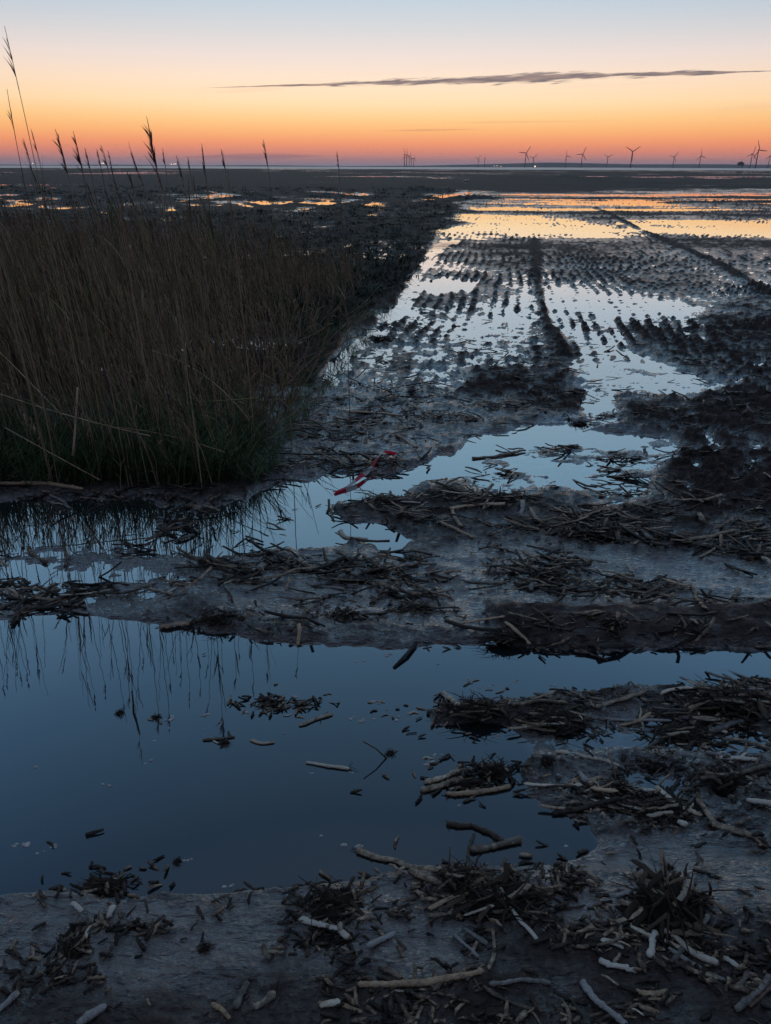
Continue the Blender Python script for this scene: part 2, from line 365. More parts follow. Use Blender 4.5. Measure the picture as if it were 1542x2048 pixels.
# tracked field
paint([(950, 386), (2100, 380), (2100, 590), (1500, 600), (1330, 640), (1230, 720), (1120, 760), (640, 780), (660, 730), (740, 640), (830, 560), (870, 480), (905, 430)], 8,
      B=.014, R=.009, T=1.35, D=.25, L=.0, W=-.05)
paint([(1000, 388), (1542, 384), (2100, 384), (2100, 400), (1542, 396), (1030, 398)], 4, B=.006, T=1.1)
paint([(915, 434), (1040, 434), (1150, 440), (1230, 458), (1210, 466), (1100, 472), (905, 470)], 5, B=-.012, T=.9)
paint([(1280, 458), (2100, 460), (2100, 466), (1300, 470)], 4, B=-.010, T=1)
paint([(880, 480), (950, 473), (1000, 478), (930, 492), (875, 500)], 5, B=-.03, T=.5)
paint([(900, 478), (1330, 478), (1542, 482), (2100, 482), (2100, 500), (1240, 500), (900, 505)], 5, B=.022, T=.6)
paint([(805, 572), (880, 556), (960, 562), (965, 580), (880, 588), (805, 582)], 4, B=-.03, T=.3)
paint([(730, 660), (760, 630), (840, 612), (960, 604), (1060, 612), (1070, 640), (1075, 690), (900, 692), (800, 690), (700, 700), (665, 755), (650, 745), (690, 700)], 7, B=.002, T=1.25, R=.020)
paint([(1050, 520), (1085, 510), (1110, 580), (1160, 640), (1240, 680), (1330, 730), (1440, 770), (1390, 790), (1260, 760), (1160, 770), (1120, 745), (1145, 700), (1100, 640)], 7, B=.002, T=1.2, R=.015)
paint([(1130, 595), (1280, 600), (1420, 640), (1420, 655), (1280, 650), (1150, 630)], 8, B=-.010, T=.8)
paint([(1110, 770), (1160, 735), (1300, 740), (1430, 765), (1400, 790), (1230, 800), (1240, 830), (1190, 825), (1120, 790)], 8, B=-.004, T=0, R=.014, P=1.6, W=.7)
paint([(840, 700), (1060, 700), (1110, 760), (960, 790), (820, 780)], 12, B=.010, T=1.4, R=.024, W=.3)
paint([(960, 740), (1110, 740), (1210, 800), (1180, 840), (1000, 850), (900, 800)], 14, B=.035, R=.03, T=0, D=1.4, W=-.05)
paint([(1185, 785), (1245, 785), (1238, 850), (1190, 850), (1175, 820)], 3, B=-.02)
# chunky ground to the right
paint([(1260, 655), (1542, 600), (2100, 580), (2100, 1060), (1400, 1040), (1340, 960), (1360, 890), (1260, 850), (1250, 800), (1440, 800), (1440, 760), (1330, 710)], 20, B=.035, R=.030, T=1.1, D=.8, W=-.05)
# strip between reeds and pools
paint([(560, 800), (700, 740), (900, 790), (1180, 840), (1000, 850), (930, 890), (780, 935), (620, 955), (520, 960)], 16, B=.022, R=.012, D=1.5, W=.45, P=.7, S=.45)
# rippled pool in the middle
paint([(760, 980), (850, 940), (930, 905), (930, 870), (1040, 850), (1180, 835), (1230, 822), (1240, 838), (1180, 862), (1300, 872), (1360, 898), (1320, 940), (1310, 985), (1230, 1030), (1200, 1000), (1100, 985), (1000, 1010), (930, 980), (840, 985), (780, 1000)], 9, B=-.002, R=.012, D=.5, P=1.6, W=.7)
paint([(1050, 862), (1200, 866), (1300, 880), (1240, 893), (1080, 893), (960, 905), (930, 892)], 7, B=-.05, R=.004, D=.1)
paint([(930, 915), (1060, 905), (1180, 908), (1150, 925), (1040, 945), (940, 950)], 7, B=-.004, R=.008, D=.2, P=1.6)
# pool by the tape
paint([(490, 1015), (540, 975), (620, 963), (700, 948), (760, 965), (790, 990), (740, 1000), (660, 1005), (640, 1030), (670, 1048), (760, 1052), (825, 1085), (815, 1118), (765, 1112), (735, 1085), (640, 1092), (500, 1098), (470, 1060)], 8, B=-.045, R=.008, D=.15)
paint([(745, 962), (850, 922), (945, 886), (1010, 876), (965, 930), (865, 975), (765, 1000)], 5, B=-.03, R=.010, P=1)
paint([(640, 760), (690, 690), (735, 640), (800, 590), (840, 545), (872, 495), (890, 500), (862, 560), (825, 610), (770, 650), (720, 700), (680, 770)], 4, B=-.012, R=.016, T=.6)
# wet reed foot, left
paint([(-500, 1000), (100, 1010), (300, 1005), (480, 1005), (490, 1095), (440, 1110), (250, 1110), (-500, 1130)], 12, B=-.03, R=.035, D=.5)
paint([(-500, 1130), (200, 1110), (440, 1110), (420, 1190), (280, 1235), (-500, 1235)], 14, B=-.001, R=.008, D=.5, W=.8, P=.9, S=.7)
# debris belt and the smooth strip above the near pool
paint([(700, 1000), (1000, 1010), (1230, 1030), (1400, 1040), (2100, 1060), (2100, 1120), (1300, 1110), (900, 1080), (830, 1050)], 14, B=.026, R=.015, D=1.9, W=.35, S=.4)
paint([(500, 1105), (830, 1120), (1000, 1090), (1300, 1115), (2100, 1130), (2100, 1275), (1200, 1280), (960, 1272), (700, 1262), (440, 1235), (440, 1130)], 20, B=.016, R=.006, D=.6, W=.6, P=.9, S=.8)
paint([(960, 1215), (2100, 1205), (2100, 1296), (1300, 1296), (1000, 1288)], 9, B=.055, R=.009, D=.35, W=.2, S=.6)
# near pool
paint([(-500, 1240), (150, 1240), (290, 1250), (400, 1262), (480, 1278), (640, 1288), (760, 1300), (960, 1293), (1100, 1302), (1300, 1300), (2100, 1290), (2100, 1362), (1400, 1376), (1270, 1380),
       (1150, 1392), (1000, 1400), (880, 1420), (880, 1450), (1020, 1455), (1060, 1480), (1090, 1510), (1050, 1560), (1070, 1600), (1190, 1650), (1200, 1690), (1150, 1722),
       (1000, 1728), (850, 1738), (700, 1762), (580, 1782), (430, 1792), (330, 1780), (250, 1800), (90, 1775), (-500, 1830)], 12, B=-.07, R=.003, D=.02)
# right hand spits and inlets
paint([(1000, 1400), (1270, 1376), (2100, 1360), (2100, 1440), (1300, 1440), (1080, 1455)], 9, B=.022, R=.014, D=1.5, W=.2)
paint([(1060, 1460), (1200, 1432), (1400, 1440), (1560, 1450), (1540, 1500), (1300, 1500), (1180, 1520), (1070, 1520)], 12, B=.000, R=.008, D=.6, W=.8, S=.6)
paint([(1100, 1560), (1200, 1520), (2100, 1500), (2100, 1700), (1400, 1700), (1200, 1660), (1080, 1600)], 14, B=.016, R=.013, D=1.3, W=.35)
paint([(1180, 1690), (1300, 1680), (2100, 1700), (2100, 1760), (1300, 1745), (1000, 1730)], 12, B=.008, R=.003, D=.15, W=1.0, S=.9, P=.4)
# the foreground
paint([(-500, 1830), (90, 1785), (300, 1805), (580, 1790), (850, 1748), (1000, 1740), (2100, 1770), (2100, 2400), (-500, 2400)], 14, B=.020, R=.0035, D=.16, W=.75, S=.85, P=.45)
paint([(-500, 1960), (300, 1990), (600, 1940), (900, 1990), (1000, 1850), (1500, 1830), (2100, 1800), (2100, 2400), (-500, 2400)], 30, B=.026, R=.008, D=.9, W=.35, S=.5)

def samp(ch, px, py):
    A = CHN[ch]; fx = np.clip((px - GX[0]) / 4.0, 0, len(GX) - 1.001); fy = np.clip((py - GY[0]) / 3.0, 0, len(GY) - 1.001)
    i = fx.astype(int); j = fy.astype(int); fx = fx - i; fy = fy - j
    return (A[j, i] * (1 - fx) + A[j, i + 1] * fx) * (1 - fy) + (A[j + 1, i] * (1 - fx) + A[j + 1, i + 1] * fx) * fy
def seg_ridge(x, y, pts, wid, hgt):
    best = np.full(x.shape, 1e9)
    for (x0, y0), (x1, y1) in zip(pts[:-1], pts[1:]):
        ex, ey = x1 - x0, y1 - y0; tt = np.clip(((x - x0) * ex + (y - y0) * ey) / (ex * ex + ey * ey), 0, 1)
        best = np.minimum(best, (x - x0 - ex * tt) ** 2 + (y - y0 - ey * tt) ** 2)
    return hgt * np.exp(-best / (wid * wid))
def G2(*pts): return [tuple(ground(a, b)[:2]) for a, b in pts]
RIDGES = [(G2((1135, 712), (1095, 650), (1078, 590), (1072, 520), (1068, 480)), .075, .042),
          (G2((1700, 650), (1542, 590), (1440, 530), (1330, 482), (1210, 425), (1190, 415)), .09, .05),
          (G2((1180, 362), (1040, 356)), 3, .25), (G2((1300, 368), (1100, 362)), 4, .15), (G2((1240, 358), (1130, 360)), 2.5, .25), (G2((1480, 356), (1520, 357)), 2, .15),
          (G2((1120, 372), (1500, 376), (1700, 374)), 3.0, .10), (G2((920, 398), (960, 397)), .8, .16), (G2((830, 384), (870, 383)), 1.2, .16), (G2((1350, 405), (1542, 404)), .7, .08)]
def height(x, y):
    x = np.asarray(x, float); y = np.asarray(y, float)
    yy = np.maximum(y, .35)
    px, py = proj(x, yy, np.zeros_like(x))
    d = np.maximum(np.hypot(x, y), .5)
    # ragged zone edges
    sc = (9.0 / d) ** .5
    wx = fbm(x * 2.2, y * 2.2, 5, 1, .6) * 70 * np.clip(3 / d, .25, 1.1); wy = fbm(x * 2.0 + 50, y * 2.6, 5, 2, .6) * 30 * np.clip(4 / d, .10, 1.0)
    wx = wx + 46 * fbm(x * .55, y * .35, 3, 6) * ss(d, 4, 8); wy = wy + 9 * fbm(x * .3 + 7, y * .4, 3, 3) * ss(d, 6, 10) * (1 - .5 * ss(d, 18, 40))
    qx, qy = px + wx, py + wy
    B, R, T, L, PP = samp('B', qx, qy), samp('R', px, qy), samp('T', px, qy), samp('L', px, qy), samp('P', px, qy)
    z = B.copy()
    far = ss(d, 5, 25)
    # clods
    n1_ = fbm(x * 11, y * 17, 5, 3, .62); n2_ = np.abs(fbm(x * 20 + 9, y * 34, 4, 5, .62))
    z += R * (n1_ * 1.7 + n2_ * 1.0 - .3 + .7 * fbm(x * 4, y * 5, 2, 7)) * (1 - .55 * far)
    # broad unevenness and flow ripples
    z += .012 * fbm(x * 1.3, y * 1.3, 3, 4) * np.clip(R / .012, .2, 1.5)
    z += .0035 * fbm(x * 4, y * 16 + x * 3, 3, 6) * np.clip(R / .01, .1, 1.2)
    z += PP * (.011 * fbm(x * 5, y * 24 + x * 2, 4, 2, .55) + .008 * fbm(x * 2, y * 9, 2, 5))
    # marsh hummocks and far undulation
    hum = fbm(x * .55, y * .42, 4, 2, .55) ; z += L * (.11 * np.clip(hum, -.3, 1) * (1 - ss(d, 45, 90)) + .05 * fbm(x * 3, y * 3, 3, 1) * (1 - ss(d, 15, 30)))
    z += .16 * L * fbm(x * .035, y * .06, 4, 3, .6) * ss(d, 40, 90)
    # vehicle tracks: lanes of pad prints heading away to the right
    dx, dy = .148, .989
    wob = .25 * vn(x * .21, y * .21, 6)
    ta = x * dx + y * dy; ca = x * dy - y * dx + wob
    lane = np.floor(ca / .62); fl = ca / .62 - lane
    rnd = TAB[1][(lane.astype(int) * 7) & 255, 5]
    rnd2 = TAB[2][(lane.astype(int) * 3) & 255, 9]
    amp_l = np.where(rnd > .1, .6, .15)
    along = (ta + rnd * .3 + np.where(rnd2 > 0, 1, -1) * .28 * fl + .05 * vn(x * 3, y * 3, 2) + .16 * vn(x * .9, y * .9, 5)) / (.22 + .04 * rnd)
    acr = (ca + .05 * vn(x * 2.2, y * 1.4, 3)) / .135 + rnd2
    hp = (np.clip(np.cos(2 * math.pi * along) + amp_l + .5 * vn(x * 4, y * 4, 7), 0, 1.2)) * (np.clip(np.cos(2 * math.pi * acr) + .45 + .4 * vn(x * 5, y * 2, 6), 0, 1.2))
    edge = ss(np.minimum(fl, 1 - fl), 0, .07)
    amp = .030 * (.55 + .45 * vn(x * .8, y * .8, 1)) * (1 - .35 * ss(d, 10, 30))
    z += T * (amp * hp * (.35 + .65 * edge) - .008 + .016 * fbm(x * .35, y * .24, 3, 0) + .006 * n1_ + .030 * fbm(x * .10, y * .42, 3, 4) * ss(d, 14, 24) + .016 * fbm(x * .22 + 4, y * 1.3, 3, 6, .6) * ss(d, 13, 20) + .004 * ss(d, 18, 26))
    for pts, wd_, hg in RIDGES:
        z += seg_ridge(x + .04 * n1_, y, pts, wd_, hg) * (1 + .5 * n1_)
    # bank face above the near pool
    return z

def H1(x, y): return float(height(np.array([x]), np.array([y]))[0])

# ------------------------------------------------------------------ ground sheet
f_d = lambda py: ground(771, py)[1]
rows = [-6, -4, -3, -2, -1.2, -.6, -.2, .1] + list(np.linspace(.25, f_d(2120), 24)) + [f_d(q) for q in np.arange(2117.5, 404, -2.2)] + [f_d(q) for q in np.arange(404, 350, -.7)] + [f_d(q) for q in np.arange(350, 339.3, -.35)] + [540, 545]
rows = np.array(sorted(set(rows)))
sd_ = np.linspace(-1.12, 1.12, 900); so = np.concatenate([np.linspace(1.13, 1.6, 60), 1.6 * 1.09 ** np.arange(1, 34)])
cols = np.concatenate([-so[::-1], sd_, so])
hw = np.maximum(.48 * rows + .342, .6)
gxw = cols[None, :] * hw[:, None]; gyw = np.repeat(rows[:, None], len(cols), 1)
gz = height(gxw, gyw)
gz[-1] = -1.0
nr, nc = gxw.shape
idx = np.arange(nr * nc).reshape(nr, nc)
fc = np.stack([idx[:-1, :-1], idx[:-1, 1:], idx[1:, 1:], idx[1:, :-1]], -1).reshape(-1, 4)
gm = mesh('ground', np.stack([gxw, gyw, gz], -1).reshape(-1, 3), fc, M['mud'])
ppx, ppy = proj(gxw, np.maximum(gyw, .35), np.zeros_like(gxw))
wet_ = samp('W', ppx, ppy) + .55 * fbm(gxw * .03, gyw * .05, 4, 5) * ss(gyw, 18, 40) + .25 * fbm(gxw * .7, gyw * 1.6, 3, 1) + .55 * (1 - ss(gz, .0, .035)) - .3 * ss(gz, .03, .07)
sl_ = samp('S', ppx, ppy) + .35 * fbm(gxw * 1.7, gyw * 2.4, 4, 3) + .45 * fbm(gxw * .018, gyw * .05, 4, 2) * ss(gyw, 20, 50) - .5 * ss(gz, .055, .09) * ss(gyw, 2.5, 4)
at_s = gm.attributes.new('silt', 'FLOAT', 'POINT'); at_s.data.foreach_set('value', np.clip(sl_, -.2, 1).astype(np.float32).ravel())
at_w = gm.attributes.new('wetness', 'FLOAT', 'POINT'); at_w.data.foreach_set('value', np.clip(wet_, -.3, 1).astype(np.float32).ravel())
g = link('ground', gm)
tag(g, 'dark wet mud flat with vehicle tread prints and rippled silt', 'mud flat', kind='structure')

# standing water sheet at level zero
wm_ = (np.minimum(np.minimum(gz[:-1, :-1], gz[:-1, 1:]), np.minimum(gz[1:, :-1], gz[1:, 1:])) < .004).reshape(-1)
wf_ = fc[wm_ & (np.repeat(np.arange(nr - 1), nc - 1) < nr - 4)]
uq, inv = np.unique(wf_, return_inverse=True)
wvs = np.stack([gxw.ravel()[uq], gyw.ravel()[uq], np.zeros(len(uq))], -1)
wme = mesh('water', wvs, inv.reshape(-1, 4), M['water'])
at_d = wme.attributes.new('depth', 'FLOAT', 'POINT'); at_d.data.foreach_set('value', np.maximum(-gz.ravel()[uq], 0).astype(np.float32))
tag(link('water', wme), 'still pools of shallow water reflecting the dusk sky', 'water', kind='structure')
sv = [(-30000, 543, -.02), (30000, 543, -.02), (30000, 26000, -.02), (-30000, 26000, -.02)]
tag(link('sea', mesh('sea', sv, [[0, 1, 2, 3]], M['sea'], False)), 'thin pale strip of calm sea along the horizon', 'sea', kind='structure')
# the land under and around everything
lv = [(-30000, -3000, -1.5), (30000, -3000, -1.5), (30000, 543.5, -1.5), (-30000, 543.5, -1.5)]
tag(link('terrain', mesh('terrain', lv, [[0, 1, 2, 3]], M['mud'], False)), 'flat muddy land reaching out beyond the tidal flat', 'land', kind='structure')

# far shore
def far_land(name, x0, x1, y, prof, label):
    n = 160; v = []; f = []
    for i in range(n + 1):
        s_ = i / n; x = x0 + (x1 - x0) * s_; hgt = prof(s_)
        v += [(x, y, -.5), (x, y + 150, hgt * .8), (x, y + 500, hgt), (x, y + 1500, -.5)]
    for i in range(n):
        for j in range(3): a_ = i * 4 + j; f.append([a_, a_ + 4, a_ + 5, a_ + 1])
    tag(link(name, mesh(name, v, f, M['hill'])), label, 'hills', kind='structure')
def hprof(s_): return (74 + 8 * math.sin(s_ * 9) + 5 * math.sin(s_ * 23 + 1)) * min(1, s_ * 3.2 + .15) * (1 - .25 * s_)
far_land('hills', 300, 9500, 13500, hprof, 'long low hazy headland behind the wind turbines')
far_land('coast', -9000, 1500, 11500, lambda s_: 12 + 4 * math.sin(s_ * 30), 'very low far shoreline on the left of the horizon')

# ------------------------------------------------------------------ wind farm
def make_blade(L):
    n = 9; v = []; f = []
    for i in range(n + 1):
        s_ = i / n; zz = L * s_; ch_ = L * (.045 + .06 * math.sin(min(1, s_ * 3.2) * math.pi / 2) * (1 - s_) ** .8 + .012 * (1 - s_)); th = ch_ * (.45 if i == 0 else .18)
        v += [(-ch_ * .35, 0, zz), (0, -th / 2, zz), (ch_ * .65, 0, zz), (0, th / 2, zz)]
    for i in range(n):
        for j in range(4): a_, b_ = i * 4 + j, i * 4 + (j + 1) % 4; f.append([a_, b_, b_ + 4, a_ + 4])
    f.append([n * 4, n * 4 + 1, n * 4 + 2, n * 4 + 3])
    return mesh('blade', v, f, M['turb'])
HUB, BL = 90.0, 52.0
tw = MB(); tw.add(*tube([(0, 0, -3), (0, 0, 4), (0, 0, HUB * .5), (0, 0, HUB - 2)], [3.4, 3.2, 2.7, 2.0], 14)); 
tp = MB(); tp.add(*tube([(0, 0, -4), (0, 0, 15)], [3.9, 3.9], 14)); tp.add(*tube([(0, 0, 15), (0, 0, 15.6)], [5.5, 5.5], 14))
na = MB(); na.add(*tube([(0, -5, 0), (0, -4, 0), (0, 7, .3), (0, 8.5, .3)], [1.6, 2.3, 2.3, 1.3], 10))
hu = MB(); hu.add(*tube([(0, -8.2, 0), (0, -7.4, 0), (0, -5, 0)], [.3, 1.6, 2.2], 12))
ME_T = tw.me('tower', M['turb']); ME_P = tp.me('transition_piece', M['turb']); ME_N = na.me('nacelle', M['turb']); ME_H = hu.me('hub', M['turb']); ME_B = make_blade(BL)
def turbine(px, py_hub, rot, yaw, label):
    _, w_ = uw(px, py_hub); r = ray(px, py_hub)
    d = (HUB - CH) / (r.z / r.y)
    e = link('wind_turbine', None, loc=(d * r.x / r.y, d, 0), rot=(0, 0, math.radians(yaw)))
    tag(e, label, 'wind turbine', 'wind turbines of the offshore wind farm')
    link('tower', ME_T, e); link('transition_piece', ME_P, e); link('nacelle', ME_N, e, (0, 0, HUB))
    h_ = link('hub', ME_H, e, (0, 0, HUB))
    for q in range(3):
        link('blade', ME_B, e, (0, -6.6, HUB), (0, math.radians(rot + q * 120), 0))
TURB = [  # x, hub y, clockwise angle of one blade, yaw, label
    (809, 309, -22, 50, 'tallest turbine of the tight far cluster, at its left edge'),
    (813.5, 310, -8, 50, 'second turbine from the left in the tight far cluster'),
    (818.5, 314, 22, 45, 'small dim turbine in the middle of the tight far cluster'),
    (823, 316.5, -30, 45, 'tiny turbine near the right edge of the tight far cluster'),
    (827.5, 317, 20, 45, 'last tiny turbine at the right edge of the tight far cluster'),
    (956.5, 317, 38, 15, 'tiny turbine left of its edge-on neighbour, mid horizon'),
    (969.5, 316, 0, 75, 'small turbine seen nearly edge-on, mid horizon'),
    (1052, 306, 33, 12, 'large turbine with one blade up right, beside a tiny one above a white light'),
    (1067, 316, 45, 10, 'tiny turbine standing above the bright white light'),
    (1133, 312, -25, 40, 'small turbine left of the one with a tall upright blade, centre right'),
    (1165, 308, 24, 12, 'large turbine with a steep upper blade and another swung down right'),
    (1215.5, 314.5, 60, 12, 'tiny lone turbine between two large ones, faint'),
    (1265, 303, 57, 5, 'large lone turbine with two blades raised in a wide Y'),
    (1348.5, 313.5, 38, 15, 'small turbine with a flat left blade, between the wide Y and the upright one'),
    (1402, 311.5, -10, 15, 'medium turbine with one blade straight up, left of the platform'),
    (1505, 307.5, 12, 20, 'turbine just left of the tallest, their blades crossing'),
    (1517.5, 300, -25, 15, 'tallest turbine of all, one blade pointing flat right'),
    (1540.5, 312, 5, 20, 'turbine cut by the right edge of the view'),
]
for t_ in TURB: turbine(*t_)

# offshore platform
e = link('offshore_platform', None, loc=at_dist(1480, 334, 5200) * 1.0); e.location.z = 0
tag(e, 'dark boxy platform on legs standing between wind turbines', 'platform')
b = MB(); b.add(*boxvf(-17, 17, -12, 12, 16, 32)); b.add(*boxvf(-12, 10, -10, 10, 32, 38)); b.build('deck', M['steel'], e, False)
for sx in (-11, 11):
    for sy in (-8, 8):
        b = MB(); b.add(*tube([(sx, sy, -3), (sx, sy, 16)], [1.3, 1.3], 8)); b.build('leg', M['steel'], e)
b = MB(); b.add(*tube([(8, 0, 32), (-2, 0, 52)], [.8, .5], 6)); b.build('crane', M['steel'], e)

# lights on the horizon
def lamp_cluster(px, py, d, label, n=1, size=3.0, wide=30):
    c_ = at_dist(px, py, d)
    e = link('harbour_light', None, loc=(c_.x, d, 0)); tag(e, label, 'light', 'distant lights along the horizon')
    rr = random.Random(int(px))
    for i in range(n):
        ox = (i - (n - 1) / 2) * wide + rr.uniform(-4, 4); hz = max(c_.z, 4) * rr.uniform(.6, 1.2)
        b = MB(); b.add(*tube([(ox, 0, -1), (ox, 0, hz - size)], [.5, .3], 6)); b.build('mast', M['steel'], e)
        b = MB()
        th = np.linspace(-math.pi / 2, math.pi / 2, 7); b.add(*tube(np.stack([np.full(7, ox), np.zeros(7), hz + size * np.sin(th)], 1), size * np.maximum(np.cos(th), .05), 8)); b.build('lamp', M['lamp'], e)
lamp_cluster(1071, 333, 5000, 'bright white light at the foot of a tiny turbine, right of centre', 1, 4.2)
lamp_cluster(994, 332, 5200, 'faint pair of lights on the water, between two groups of turbines', 3, 2.0, 22)
lamp_cluster(208, 327, 6000, 'twin lights on the horizon behind the left seed heads', 3, 3.2, 14)
lamp_cluster(347, 328, 6000, 'twin warm lights on the horizon right of the biggest seed head', 3, 3.2, 15)
lamp_cluster(66, 326, 6000, 'single small light on the far left horizon', 1, 3.0)

# white marker post, pale lump and gull on the flat
def stake(px, py, hgt, rad, mat, label, lean=0.0, cat='post', name='marker_post'):
    p_ = ground(px, py)
    z0 = H1(p_.x, p_.y)
    b = MB(); n = 6
    b.add(*tube([(lean * hgt * i / n + .01 * math.sin(i * 2), 0, -.05 + (hgt + .05) * i / n) for i in range(n + 1)], [rad * (1 - .06 * i) for i in range(n + 1)], 8))
    b.add(*tube([(lean * hgt - rad * .2, 0, hgt - rad), (lean * hgt, 0, hgt + rad * .6)], [rad * 1.25, rad * .9], 8))
    o = b.build(name, mat); o.location = (p_.x, p_.y, z0); return tag(o, label, cat)
stake(885, 396, .40, .035, M['post'], 'short white leaning post beside a thin orange pool, far centre', .08)
stake(266, 372, .95, .05, M['black'], 'dark leaning stump of driftwood on the far mud, left', -.35, 'driftwood', 'driftwood')
def gull(px, py, s_, label):
    p_ = ground(px, py); z0 = max(H1(p_.x, p_.y), 0)
    b = MB(); zz = np.linspace(0, 1, 9)
    path = np.stack([(zz - .5) * .5, 0 * zz, .22 + .05 * np.sin(zz * 3.1)], 1)
    b.add(*tube(path, .085 * np.sin(np.clip(zz, .04, .97) * math.pi) ** .7, 8))
    b.add(*tube([(.20, 0, .27), (.25, 0, .34), (.30, 0, .36), (.35, 0, .355)], [.05, .042, .046, .02], 8))
    for sy in (-.03, .03): b.add(*tube([(0, sy, -.02), (0, sy, .18)], [.008, .008], 5))
    o = b.build('gull', M['bird']); o.location = (p_.x, p_.y, z0); o.scale = (s_, s_, s_); return tag(o, label, 'bird')
gull(931, 369, 1.1, 'white gull standing on the far mud, just beyond the orange pools')

# ------------------------------------------------------------------ reeds
up = np.array([0, 0, 1.0])
def stem_vf(hgt, lean, bend, rad, rr, n=7, sides=4):
    t_ = np.linspace(0, 1, n); a_ = rr.uniform(0, 6.28)
    wob = .012 * hgt * np.sin(t_ * rr.uniform(4, 8) + a_)
    x = -lean * t_ * hgt - bend * t_ ** 2 * hgt + wob; y = rr.uniform(-.06, .06) * t_ * hgt
    p_ = np.stack([x, y, t_ * hgt], 1)
    return p_, tube(p_, rad * (1 - .65 * t_), sides, caps=False)
def leaves_vf(mb, path, hgt, rr, k_, lo=.1, hi=.9):
    for _ in range(k_):
        s_ = rr.uniform(lo, hi); i = s_ * (len(path) - 1); j = int(i); fr_ = i - j
        p0 = path[j] * (1 - fr_) + path[min(j + 1, len(path) - 1)] * fr_
        L = rr.uniform(.12, .34); ang = rr.uniform(0, 6.28); out = rr.uniform(.08, .42); dr = rr.uniform(.0, .5)
        t_ = np.linspace(0, 1, 5)
        dirx, diry = math.cos(ang) - .35, math.sin(ang)
        p_ = p0 + np.stack([dirx * out * L * t_ ** 1.2, diry * out * L * t_ ** 1.2, L * (t_ - dr * t_ ** 2.2)], 1)
        sd = np.array([-math.sin(ang * 1.7), math.cos(ang * 1.7), .1])
        mb.add(*ribbon(p_, rr.uniform(.004, .010) * np.array([.5, 1, .9, .6, .05]), sd))
def head_vf(mb, top, dirv, L, rr, k_=26, spread=.22, wd=.0035):
    dirv = np.array(dirv) / np.linalg.norm(dirv)
    for i in range(k_):
        s_ = rr.uniform(0, .75); p0 = top + dirv * L * s_
        l_ = L * rr.uniform(.22, .42) * (1 - s_ * .5); ang = rr.uniform(0, 6.28); o_ = spread * rr.uniform(.1, 1)
        dd = dirv + np.array([math.cos(ang) * o_ - .10, math.sin(ang) * o_, -.05 * rr.random()])
        t_ = np.linspace(0, 1, 4); p_ = p0 + dd * l_ * t_[:, None] + np.array([-.12, 0, -.12]) * l_ * (t_ ** 2)[:, None]
        mb.add(*ribbon(p_, wd * np.array([.6, 1.5, 1.2, .1]), np.array([math.cos(ang), math.sin(ang), .2])))
    t_ = np.linspace(0, 1, 5); mb.add(*tube(top + dirv * L * t_[:, None], .0018 * (1 - .8 * t_), 4, caps=False))
VAR = []
for i in range(14):
    rr = random.Random(100 + i)
    hgt = 1.0
    path, tv = stem_vf(hgt, rr.uniform(-.03, .07), rr.uniform(-.02, .09), .0029, rr)
    s_ = MB(); s_.add(*tv); lf = MB(); leaves_vf(lf, path, hgt, rr, rr.randint(1, 3)); hd = None
    if i % 3 == 0:
        hd = MB(); head_vf(hd, path[-1] - np.array([0, 0, .02]), path[-1] - path[-2] + np.array([-.03, 0, .05]), .11, rr, 14, .2, .003)
    VAR.append((s_, lf, hd))
def vget(mb): return np.vstack(mb.v), mb.f
VM = [(a_.me('stem', M['stem']), b_.me('leaves', M['leaf']), c_.me('seed_head', M['head']) if c_ else None) for a_, b_, c_ in VAR]

front = [ground(*q) for q in ((-1200, 990), (-400, 985), (0, 972), (250, 990), (430, 985), (500, 930), (545, 860), (590, 790), (640, 720), (690, 650), (740, 590), (760, 560))]
def inside(x, y, pol):
    r_ = False
    for (x0, y0), (x1, y1) in zip(pol, pol[1:] + pol[:1]):
        if (y0 <= y < y1) or (y1 <= y < y0):
            if x < x0 + (y - y0) * (x1 - x0) / (y1 - y0): r_ = not r_
    return r_
def edge_dist(x, y, pol):
    b_ = 1e9
    for (x0, y0), (x1, y1) in zip(pol[:-1], pol[1:]):
        ex, ey = x1 - x0, y1 - y0; t_ = max(0, min(1, ((x - x0) * ex + (y - y0) * ey) / (ex * ex + ey * ey)))
        b_ = min(b_, math.hypot(x - x0 - ex * t_, y - y0 - ey * t_))
    return b_
fp = [(v_.x, v_.y) for v_ in front]
BED = fp + [(-1.0, 13.5), (-14, 13.5)]
rr = random.Random(11)
spots = []
tries = 0
while len(spots) < 5200 and tries < 200000:
    tries += 1
    x = rr.uniform(-9, .1); y = 3.2 + 9.5 * rr.random() ** 1.35
    if not inside(x, y, BED): continue
    if abs(x) > .62 * y + .8: continue
    ed = edge_dist(x, y, fp)
    dens = min(1, .25 + ed * 1.1) * (1 if y < 8.5 else max(0, 1 - (y - 8.5) / 3.5))
    dens *= .55 + .6 * max(0, min(1, .5 + float(vn(np.array([x * 1.1]), np.array([y * 1.1]), 4)[0])))
    if rr.random() > dens: continue
    right = max(0, min(1, (x + .0 + .14 * y + .1) / .9 + .55))      # lower towards the track side
    h_ = (.42 + .58 * min(1, ed / 1.3)) * (.55 + .5 * rr.random() ** .8) * (1 - .12 * right) * 1.07
    if y > 6.5: h_ *= .9
    if rr.random() < .05: h_ *= 1.18
    spots.append((x, y, h_, ed))
for _ in range(125):
    for _t in range(50):
        x, y = rr.uniform(-3.4, -.9), 3.42 + 1.6 * rr.random() ** 2
        if inside(x, y, BED): break
    spots.append((x, y, rr.uniform(1.12, 1.46), 1.0))
spots.sort(key=lambda q: q[1] - q[2] * .4)
zs = height(np.array([q[0] for q in spots]), np.array([q[1] for q in spots]))
